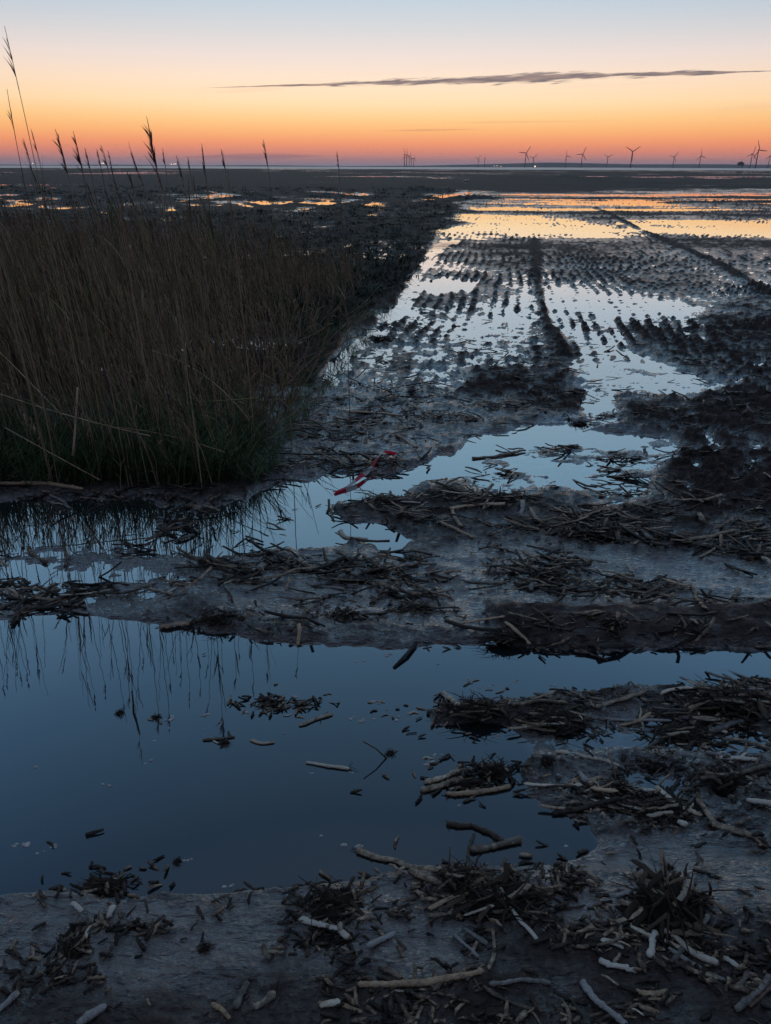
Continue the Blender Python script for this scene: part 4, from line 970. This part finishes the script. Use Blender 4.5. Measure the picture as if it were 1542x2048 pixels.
# root clumps: a lumpy core bristling with rootlets and stem ends
def core_me(seed):
    rr = random.Random(seed); n, mq = 22, 11; v = []; f = []
    ox = rr.uniform(0, 50)
    for i in range(mq + 1):
        ph = math.pi * .5 * i / mq
        for j in range(n):
            th = 2 * math.pi * j / n; cx, cy = math.cos(th) * math.cos(ph), math.sin(th) * math.cos(ph)
            rd = 1 + .45 * float(fbm(np.array([cx * 2.2 + ox]), np.array([cy * 2.2 + math.sin(ph) * 3]), 4, seed, .7)[0]) + rr.uniform(-.07, .07)
            v.append((cx * rd, cy * rd, math.sin(ph) * rd * (1 + .2 * math.sin(th * 3 + ox)) - .15))
    for i in range(mq):
        for j in range(n): f.append([i * n + j, i * n + (j + 1) % n, (i + 1) * n + (j + 1) % n, (i + 1) * n + j])
    return mesh('root_core', v, f, M['root'])
def fib_me(seed, k_=70, th=.030):
    rr = random.Random(seed + 50); mb = MB()
    for _ in range(k_):
        a_ = rr.uniform(0, 6.28); e_ = rr.uniform(0, 1.3); p0 = np.array([math.cos(a_) * math.cos(e_), math.sin(a_) * math.cos(e_), math.sin(e_) * .9]) * rr.uniform(.45, 1)
        d_ = np.array([rr.gauss(0, 1), rr.gauss(0, 1), rr.gauss(0, .55)]) + p0 * .7; d_ /= np.linalg.norm(d_)
        L = rr.uniform(.25, 1.0); t_ = np.linspace(0, 1, 5)[:, None]; cv = np.array([rr.uniform(-.5, .5), rr.uniform(-.5, .5), -.35])
        mb.add(*tube(p0 + d_ * L * t_ + cv * L * t_ ** 2 * .6, th * rr.uniform(.35, 1.3) * np.linspace(1, .3, 5), 4, caps=False))
    return mb.me('rootlets', M['fibre'])
def husk_me(seed, k_=46):
    rr = random.Random(seed + 70); mb = MB()
    for _ in range(k_):
        a_ = rr.uniform(0, 6.28); e_ = rr.uniform(0, 1.2); p0 = np.array([math.cos(a_) * math.cos(e_), math.sin(a_) * math.cos(e_), math.sin(e_) * .7]) * rr.uniform(.3, .95)
        b_ = rr.gauss(0, .7) + (math.pi if rr.random() < .5 else 0); d_ = np.array([math.cos(b_), math.sin(b_), rr.gauss(0, .13)]); L = rr.uniform(.35, 1.0); t_ = np.linspace(0, 1, 6)
        pth = p0 + d_ * L * t_[:, None] + np.array([0, 0, -.25]) * L * (t_ ** 2)[:, None] + np.array([[rr.uniform(-.03, .03) for _ in range(3)] for _ in range(6)])
        mb.add(*tube(pth, rr.uniform(.03, .085) * np.array([.7, 1, .9, 1, .85, rr.uniform(.4, .8)]), 5, flat=rr.uniform(.25, .6)))
    return mb.me('husks', M['litter'])
HUSK = [husk_me(i) for i in range(5)]
def ends_me(seed, k_=12):
    rr = random.Random(seed + 90); mb = MB()
    for _ in range(k_):
        a_ = rr.uniform(0, 6.28); rr_ = rr.uniform(.1, .9); p0 = np.array([math.cos(a_) * rr_, math.sin(a_) * rr_, rr.uniform(.2, .75) * (1.1 - rr_)])
        b_ = rr.uniform(0, 6.28); L = rr.uniform(.35, 1.0); d_ = np.array([math.cos(b_), math.sin(b_) * .6, rr.uniform(-.15, .35)])
        mb.add(*stalk_vf(p0 + d_ * L * np.linspace(-.5, .5, 4)[:, None], rr.uniform(.05, .1), rr, 6, .2))
    return mb.me('stem_ends', M['rhiz'])
CORE = [core_me(i) for i in range(5)]; FIB = [fib_me(i) for i in range(5)]; ENDS = [ends_me(i) for i in range(5)]
CL = [  # px, py, half width px, half depth factor, height factor, label, with ends
 (145, 1900, 46, .9, .55, 'dark root clump left of the middle foreground mud', 1),
 (215, 1775, 55, .5, .3, 'flat black root tangle at the lower left puddle edge', 0),
 (120, 1960, 45, .5, .2, 'flattened dark tangle below the left root clump', 0),
 (408, 1896, 16, .8, .8, 'small lone crumb of roots on the smooth foreground mud', 0),
 (275, 1853, 35, .35, .2, 'thin dark smear of roots right of the left root clump', 0),
 (668, 1812, 75, .55, .3, 'dark root mass under the yellowish pale rhizome', 0),
 (660, 1880, 60, .4, .12, 'black flattened roots in front of the yellowish pale rhizome', 0),
 (925, 1765, 62, .7, .5, 'root mass at the heart of the drift heap', 1),
 (1010, 1800, 110, .45, .28, 'broad flat root mass right of the drift heap', 1),
 (1345, 1815, 95, .8, .62, 'biggest dark root clump, at the lower right', 1),
 (1120, 1745, 22, .6, .5, 'small clod of roots on the pale wet mud, left one', 0),
 (1155, 1768, 26, .6, .5, 'small reddish clod of roots on the pale wet mud, right one', 1),
 (1340, 1738, 13, .7, .8, 'tiny dark root knot behind the biggest clump', 0),
 (985, 1545, 42, .6, .75, 'pointed root clump forming the peak of the debris islet', 1),
 (930, 1570, 50, .4, .3, 'low root mass at the left half of the debris islet', 0),
 (1238, 1578, 26, .7, .9, 'dark root clump with a spike, between the inlet and the crooked rhizome', 0),
 (1335, 1630, 75, .6, .35, 'wide dark root mat under the crooked rhizomes', 1),
 (1450, 1560, 70, .5, .4, 'dark root mat beneath the right hand tangle', 1),
 (1310, 1530, 28, .6, .5, 'reddish brown root clod at the far side of the inlet', 0),
 (1095, 1522, 15, .7, .9, 'small black root knot standing in the inlet', 0),
 (960, 1418, 60, .5, .4, 'root mass on the tip of the upper spit', 1),
 (1115, 1440, 75, .5, .35, 'root mass hanging over the front of the upper spit', 1),
 (1370, 1468, 65, .5, .3, 'dark roots lying in the wet inlet at the right', 1),
 (1460, 1400, 80, .5, .45, 'root heap at the back of the upper right spit', 1),
 (1225, 1245, 26, .6, .7, 'root clod poking from the bank, right of centre', 1),
 (1388, 1262, 26, .6, .7, 'root clod poking from the bank near the pale rhizome end', 1),
 (1010, 1275, 45, .4, .35, 'dark roots overhanging the bank at the middle', 0),
 (1098, 1232, 12, .7, .9, 'single dark root knob on top of the bank', 0),
 (690, 1232, 40, .5, .4, 'dark root clod on the mud above the near puddle, centre', 1),
 (830, 1218, 50, .4, .3, 'low root clod right of the one above the near puddle', 1),
 (440, 1235, 45, .4, .35, 'dark clod of debris beside the thick tan rhizome', 0),
 (1100, 1150, 40, .5, .4, 'root clod on the smooth strip below the debris belt', 1),
 (760, 1005, 45, .5, .4, 'root heap in front of the barrier tape', 1),
 (1000, 1002, 75, .4, .35, 'dark root ridge at the back of the debris belt', 1),
 (1190, 1065, 70, .4, .35, 'dark root heap in the middle of the debris belt', 1),
 (765, 680, 26, .5, .5, 'dark clod standing in the pool next to the marsh edge', 0),
 (1160, 848, 22, .5, .5, 'dark clod standing in the narrow channel', 0),
 (780, 1508, 11, .8, 1.1, 'small dark root knot floating in the near puddle', 0),
 (545, 1412, 34, .4, .22, 'small floating mat of roots, left half of the drifting bits', 0),
 (603, 1412, 30, .4, .22, 'small floating mat of roots, right half of the drifting bits', 0),
 (240, 1428, 10, .8, 1.3, 'stubby brown root standing in the puddle among the reflections', 0),
 (312, 1436, 12, .7, .7, 'tiny root bit floating right of the stubby brown root', 0),
 (355, 1725, 11, .8, .8, 'tiny rusty root bit near the lower end of the puddle', 0),
 (450, 1488, 14, .6, .7, 'tiny brown root bit under the dark sliver', 0),
]
for px, py, hw_, dp, hf, lab, en in CL:
    rr = random.Random(int(px * 3 + py)); p_ = on_ground(px, py, 0)
    dep = p_[1] * math.cos(PITCH) + CH * math.sin(PITCH); s_ = hw_ * dep / F
    e = link('root_clump', None, loc=(p_[0], p_[1], max(p_[2], 0) - .002), scale=(s_, s_ * min(1.3, dp * 1.25), s_ * hf)); tag(e, lab, 'root clump', 'clumps of reed roots on the mud')
    ro = (0, 0, rr.uniform(-.25, .25)); j = rr.randrange(5)
    flo = 'floating mat' in lab
    link('root_core', CORE[j], e, rot=ro, scale=(.72, .72, .48) if not flo else (.5, .3, .6)); link('rootlets', FIB[(j + 2) % 5], e, scale=(1, 1, 1) if not flo else (.5, .4, .5))
    if flo: en = 1
    link('husks', HUSK[(j + 3) % 5], e)
    if en: link('stem_ends', ENDS[(j + 1) % 5], e)

# a dark twig reaching out of the floating root knot
B_ = np.array(ground(778, 1516, .0)); q0 = ground(727, 1521, 0.0); tip = None
for hz in np.linspace(.005, .2, 80):
    a_, b_ = proj(np.array([q0.x]), np.array([q0.y]), np.array([hz]))
    if b_[0] <= 1484: tip = np.array((q0.x, q0.y, hz)); break
mb = MB(); mb.add(*tube([(0, 0, -.01), tuple((tip - B_) * .5 + np.array([0, 0, .004])), tuple(tip - B_)], [.0026, .002, .0018], 6))
o = mb.build('twig', M['rhiz_dark']); o.location = B_; tag(o, 'thin black twig rising out of the puddle from the floating root knot', 'twig')
def upstick(px, py, px2, py2, rad, mat, lab):
    B_ = np.array(on_ground(px, py, 0)); T_ = np.array(at_dist(px2, py2, B_[1] + .002)) - B_
    mb = MB(); mb.add(*tube([(0, 0, -.02), tuple(T_ * .5 + np.array([.002, 0, 0])), tuple(T_)], [rad, rad * .85, rad * .6], 7))
    o = mb.build('standing_stem', M[mat]); o.location = B_; tag(o, lab, 'reed stem')
upstick(266, 1428, 264, 1382, .0035, 'rhiz_dark', 'black stem end standing upright in the puddle, right of the stubby brown root')
upstick(1235, 1560, 1215, 1500, .0028, 'rhiz_tan', 'thin brown spike sticking up from the spiked root clump')
upstick(1422, 1790, 1418, 1765, .004, 'rhiz_dark', 'dark stub standing on the right half of the biggest root clump')
upstick(1310, 1572, 1340, 1548, .003, 'rhiz_tan', 'thin tan splinter right of the brown spike')

# ---- scattered pieces: the nearest are things of their own, the rest one litter layer
rs = random.Random(21)
FR = []
for i in range(16):
    L = (.04, .055, .07, .085, .10, .12, .15, .20)[i % 8]; rd = rs.uniform(.004, .0088)
    FR.append((frag_mesh('rhizome', L, rd, rs.uniform(-.5, .5), rs, M[('rhiz', 'rhiz', 'rhiz_tan', 'rhiz_grey', 'rhiz', 'rhiz_dark', 'rhiz', 'rhiz_pale')[(i * 5 + i // 8) % 8]], 8, i % 4 == 1), L))
def cand(n, y0, y1, rs, clump=1.0, x0=-300, x1=1842, near=.0):
    px = np.array([rs.uniform(x0, x1) for _ in range(n)]); py = np.array([rs.uniform(y0, y1) for _ in range(n)])
    r0 = [ground(a_, b_) for a_, b_ in zip(px, py)]; x = np.array([q.x for q in r0]); y = np.array([q.y for q in r0])
    D = samp('D', px, py); cn = fbm(x * 3.0, y * 6.5, 3, 6, .55)
    zc = height(x, y); pr = D * (.85 + 1.8 * np.exp(-((zc - .006) / .008) ** 2)) * np.clip(.45 + clump * 1.9 * cn, .03, 2.2)
    keep = np.array([rs.random() for _ in range(n)]) < pr * .62 * (1 - near * ss(py, 1500, 1800))
    x, y, px, py = x[keep], y[keep], px[keep], py[keep]
    return x, y, height(x, y), px, py
x, y, z, px, py = cand(3600, 780, 2060, rs, 1.0, -60, 1600, .82)
o_ = np.argsort(y); x, y, z = x[o_], y[o_], z[o_]
nleft = max(0, 300 - len(ST)); GRH = 'broken reed rhizomes strewn over the mud'
cnt = 0; REST = []
for a_, b_, c_ in zip(x, y, z):
    if c_ < -.012 and rs.random() < .8: continue
    me_, L = FR[rs.randrange(16)]
    loc = (a_, b_, max(c_, 0) + .001); rot = (rs.uniform(-.08, .08), rs.uniform(-.12, .12), rs.gauss(0, .55))
    if cnt < nleft:
        e = link('rhizome', me_, loc=loc, rot=rot); sx_, sy_ = (float(v_[0]) for v_ in proj(np.array([a_]), np.array([b_]), np.array([0.0])))
        tone = {'reed_rhizome': 'brown', 'tan_rhizome': 'tan', 'grey_rhizome': 'grey', 'dark_rhizome': 'dark', 'pale_rhizome': 'pale'}[me_.materials[0].name]
        band = 'on the foreground mud' if sy_ > 1740 else 'beside or in the near puddle' if sy_ > 1300 and sx_ < 1000 else 'on the spits right of the near puddle' if sy_ > 1300 else 'on the smooth strip beyond the near puddle' if sy_ > 1120 else 'in the debris belt' if sy_ > 980 else 'on the mud beyond the debris belt'
        side_ = 'left' if sx_ < 400 else 'centre left' if sx_ < 771 else 'centre right' if sx_ < 1150 else 'right'
        tag(e, '%s %s broken rhizome %s, %s' % ('short' if L < .06 else 'long' if L > .1 else 'finger-length', tone, band, side_), 'reed rhizome', GRH); cnt += 1
    else: REST.append((loc, rot))
# litter layer
def bit(rs, L, rd, sides=5):
    n = 4; t_ = np.linspace(-.5, .5, n); b_ = rs.uniform(-.3, .3)
    pth = np.stack([t_ * L, b_ * L * t_ ** 2, rd + .12 * L * rs.uniform(-1, 1) * t_], 1)
    return tube(pth + np.array([[rs.uniform(-1, 1) * L * .035 for _ in range(3)] for _ in range(n)]), rd * np.array([rs.uniform(.55, 1), rs.uniform(.8, 1.25), rs.uniform(.75, 1.2), rs.uniform(.5, 1)]), sides, flat=rs.uniform(.22, .6), caps=True)
LT = [bit(rs, rs.uniform(.008, .035), rs.uniform(.0014, .0048)) for _ in range(20)] + [bit(rs, rs.uniform(.05, .17), rs.uniform(.0035, .0078), 7) for _ in range(14)]
def items(n, y0, y1, rs, lo, hi, clump, sink=.35, x0=-300, x1=1842):
    x, y, z, px, py = cand(n, y0, y1, rs, clump, x0, x1); out = []
    for a_, b_, c_ in zip(x, y, z):
        if c_ < -.010 and rs.random() < .9: continue
        s_ = rs.uniform(.7, 1.3) * (1 + .03 * b_)
        out.append((rs.randrange(lo, hi), mat4((a_, b_, max(c_, -.001) + rs.uniform(0, .004)), (rs.uniform(-.3, .3), rs.gauss(0, .16), rs.gauss(0, .7)), (s_, s_, s_))))
    return out
itm = items(27000, 640, 2080, rs, 0, 20, 1.5) + items(13000, 620, 1320, rs, 20, 34, 1.3)
for (px, py, hw_, dp, hf, lab, en) in CL:
    if hw_ < 20: continue
    p_ = on_ground(px, py, 0); dep = p_[1] * math.cos(PITCH) + CH * math.sin(PITCH); s_ = hw_ * dep / F
    for _ in range(int(18 + hw_ * .5)):
        a_, b_ = p_[0] + rs.gauss(0, s_ * 1.35), p_[1] + rs.gauss(0, s_ * dp * 1.0)
        itm.append((rs.randrange(0, 20), mat4((a_, b_, max(H1(a_, b_), 0) + .001), (rs.uniform(-.3, .3), rs.gauss(0, .2), rs.uniform(-1.5, 1.5)), (1.1,) * 3)))
lt = merge('litter', M['litter'], itm, LT); tag(lt, 'fine dark plant litter and stem bits covering the mud', 'plant litter', kind='stuff')
if REST:
    itm = [(rs.randrange(20, 34), mat4(l_, r_, (1, 1, 1))) for l_, r_ in REST]
    tag(merge('stem_litter', M['rhiz'], itm, LT), 'paler broken stem pieces strewn further back over the mud', 'stem litter', kind='stuff')

# foam and seed flecks drifting on the near puddle
FL = [(720, 1322), (772, 1310), (940, 1362), (965, 1376), (985, 1372), (1030, 1364), (1105, 1372), (752, 1405), (775, 1422), (800, 1412), (790, 1438), (820, 1430), (735, 1440), (702, 1434),
      (572, 1388), (592, 1392), (655, 1412), (415, 1430), (440, 1446), (402, 1460), (340, 1455), (306, 1480), (340, 1438), (82, 1532), (214, 1568), (299, 1526), (855, 1520), (875, 1512), (862, 1528), (985, 1470),
      (628, 1670), (703, 1690), (457, 1770), (375, 1720), (50, 1686), (30, 1692), (80, 1706), (105, 1690), (625, 1545), (705, 1546), (560, 1470), (490, 1422), (508, 1408), (1060, 1335), (880, 1330), (928, 1610), (1130, 1690)]
for i, (a_, b_) in enumerate(FL):
    rr = random.Random(i + 300); p_ = ground(a_, b_); s_ = rr.uniform(.003, .0065)
    mb = MB(); n = rr.randint(1, 4)
    for q in range(n):
        c0 = np.array([rr.uniform(-1, 1) * s_ * 2.2, rr.uniform(-1, 1) * s_ * 2, 0]); zz = np.linspace(-.1, 1, 5)
        rad = s_ * rr.uniform(.5, 1.1); mb.add(*tube(c0 + np.stack([0 * zz, 0 * zz, zz * rad * .7], 1), rad * np.sqrt(np.maximum(1 - zz ** 2, .02)), 8))
    o = mb.build('foam_fleck', M['foam']); o.location = p_; o.scale = (rr.uniform(1, 1.8), 1, 1)
    tag(o, 'tiny pale fleck drifting on the dark near puddle', 'foam fleck', 'pale flecks drifting on the near puddle')

SC = [(560, 1392), (582, 1404), (620, 1400), (640, 1396), (655, 1390), (532, 1424), (520, 1412), (575, 1430), (600, 1436), (740, 1406), (762, 1404), (748, 1424), (770, 1432), (786, 1436), (795, 1420), (812, 1412),
      (828, 1428), (842, 1418), (935, 1370), (952, 1362), (978, 1380), (1000, 1384), (1015, 1378), (430, 1482), (446, 1492), (462, 1470), (855, 1518), (868, 1526), (300, 1440), (322, 1446), (100, 1690), (205, 1740), (235, 1755)]
for i, (a_, b_) in enumerate(SC):
    rr = random.Random(i + 900); p_ = ground(a_, b_); L = rr.uniform(.012, .035)
    mb = MB(); mb.add(*stalk_vf([(-L / 2, 0, .001), (0, L * rr.uniform(-.25, .25), .003), (L / 2, 0, .001)], rr.uniform(.002, .0048), rr, 7, .012))
    o = mb.build('floating_scrap', M[rr.choice(('rhiz', 'rhiz_tan', 'rhiz_pale', 'rhiz_dark'))]); o.location = p_; o.rotation_euler = (0, 0, rr.gauss(0, .5))
    tag(o, 'small stem scrap floating in the near puddle, %s' % ('at its left end' if a_ < 400 else 'left of its middle' if a_ < 700 else 'right of its middle' if a_ < 900 else 'beside the upper spit'), 'stem scrap', 'stem scraps floating on the near puddle')

# ---- barrier tape on its rod
A_ = on_ground(512, 907, .01); Bp = on_ground(772, 909, .02)
mb = MB(); n = 9; pts_ = [tuple((Bp - A_) * i / (n - 1) + np.array([0, 0, .004 * math.sin(i * 1.3)])) for i in range(n)]
mb.add(*tube(pts_, [.0042] * n, 8)); 
e = link('rod', None, loc=A_); tag(e, 'thin black rod lying flat between the reeds and the barrier tape', 'rod')
mb.build('shaft', M['black'], e)
C1, C2 = on_ground(782, 908, .02) - A_, on_ground(812, 930, .012) - A_
mb = MB(); mb.add(*tube([tuple(Bp - A_), tuple(C1), tuple(C2)], [.0042, .0042, .004], 8)); mb.build('bent_end', M['black'], e)
TP = [(668, 984, .010, 9, 10), (690, 976, .012, 10, 60), (712, 962, .016, 11, 20), (730, 948, .020, 10, -10), (745, 930, .024, 8, 35), (757, 912, .030, 7, 60), (768, 904, .034, 9, 95), (782, 904, .034, 7, 150), (795, 910, .026, 8, 200), (786, 914, .020, 6, 260)]
c_ = np.array([on_ground(a_, b_, l_) for a_, b_, l_, _, _ in TP]); wd_ = np.array([q[3] for q in TP]) * c_[:, 1] / F * 1.3
tt = np.linspace(0, len(TP) - 1, 60); cc = np.stack([np.interp(tt, range(len(TP)), c_[:, q]) for q in range(3)], 1)
for _ in range(4): cc[1:-1] = (cc[:-2] + 2 * cc[1:-1] + cc[2:]) / 4
wq = np.interp(tt, range(len(TP)), wd_); tw_ = np.radians(np.interp(tt, range(len(TP)), [q[4] for q in TP]))
tg = np.gradient(cc, axis=0); tg /= np.linalg.norm(tg, axis=1)[:, None]
s1 = np.cross(tg, up); s1 /= np.linalg.norm(s1, axis=1)[:, None]; s2 = np.cross(s1, tg)
V = []; FC = []; UV = []; cum = np.concatenate([[0], np.cumsum(np.linalg.norm(np.diff(cc, axis=0), axis=1))])
for i in range(60):
    sd = s1[i] * math.cos(tw_[i] * .5) + s2[i] * math.sin(tw_[i] * .5)
    for j in range(5):
        q = (j - 2) / 4; V.append(cc[i] - c_[0] + sd * wq[i] * q + s2[i] * wq[i] * .16 * math.sin(q * 7 + i * .3)); UV.append((cum[i] / .175 * 1.0 + .02, q))
for i in range(59):
    for j in range(4): FC.append([i * 5 + j, i * 5 + j + 1, i * 5 + 6 + j, i * 5 + 5 + j])
me = mesh('barrier_tape', V, FC, M['tape']); uvl = me.uv_layers.new(name='UVMap')
for lp in me.loops: uvl.data[lp.index].uv = UV[lp.vertex_index]
o = link('barrier_tape', me, loc=c_[0]); tag(o, 'twisted red and white barrier tape lying across the mud, knotted to the rod', 'barrier tape')

# ------------------------------------------------------------------ haze over the sea and the flats
HAZE = 1
if HAZE:
    v_, f_ = boxvf(-16000, 16000, -60, 22000, -3, 160)
    m = bpy.data.materials.new('haze_air'); m.use_nodes = True; kk = NT(m.node_tree); out = kk.n('ShaderNodeOutputMaterial')
    pv = kk.n('ShaderNodeVolumePrincipled'); pv.inputs['Color'].default_value = (.86, .84, .88, 1); pv.inputs['Density'].default_value = .3 / 9000; pv.inputs['Anisotropy'].default_value = .35
    kk.l(pv.outputs[0], out.inputs['Volume'])
    tag(link('haze', mesh('haze', v_, f_, m, False)), 'thin evening haze over the flats and the sea', 'haze', kind='stuff')
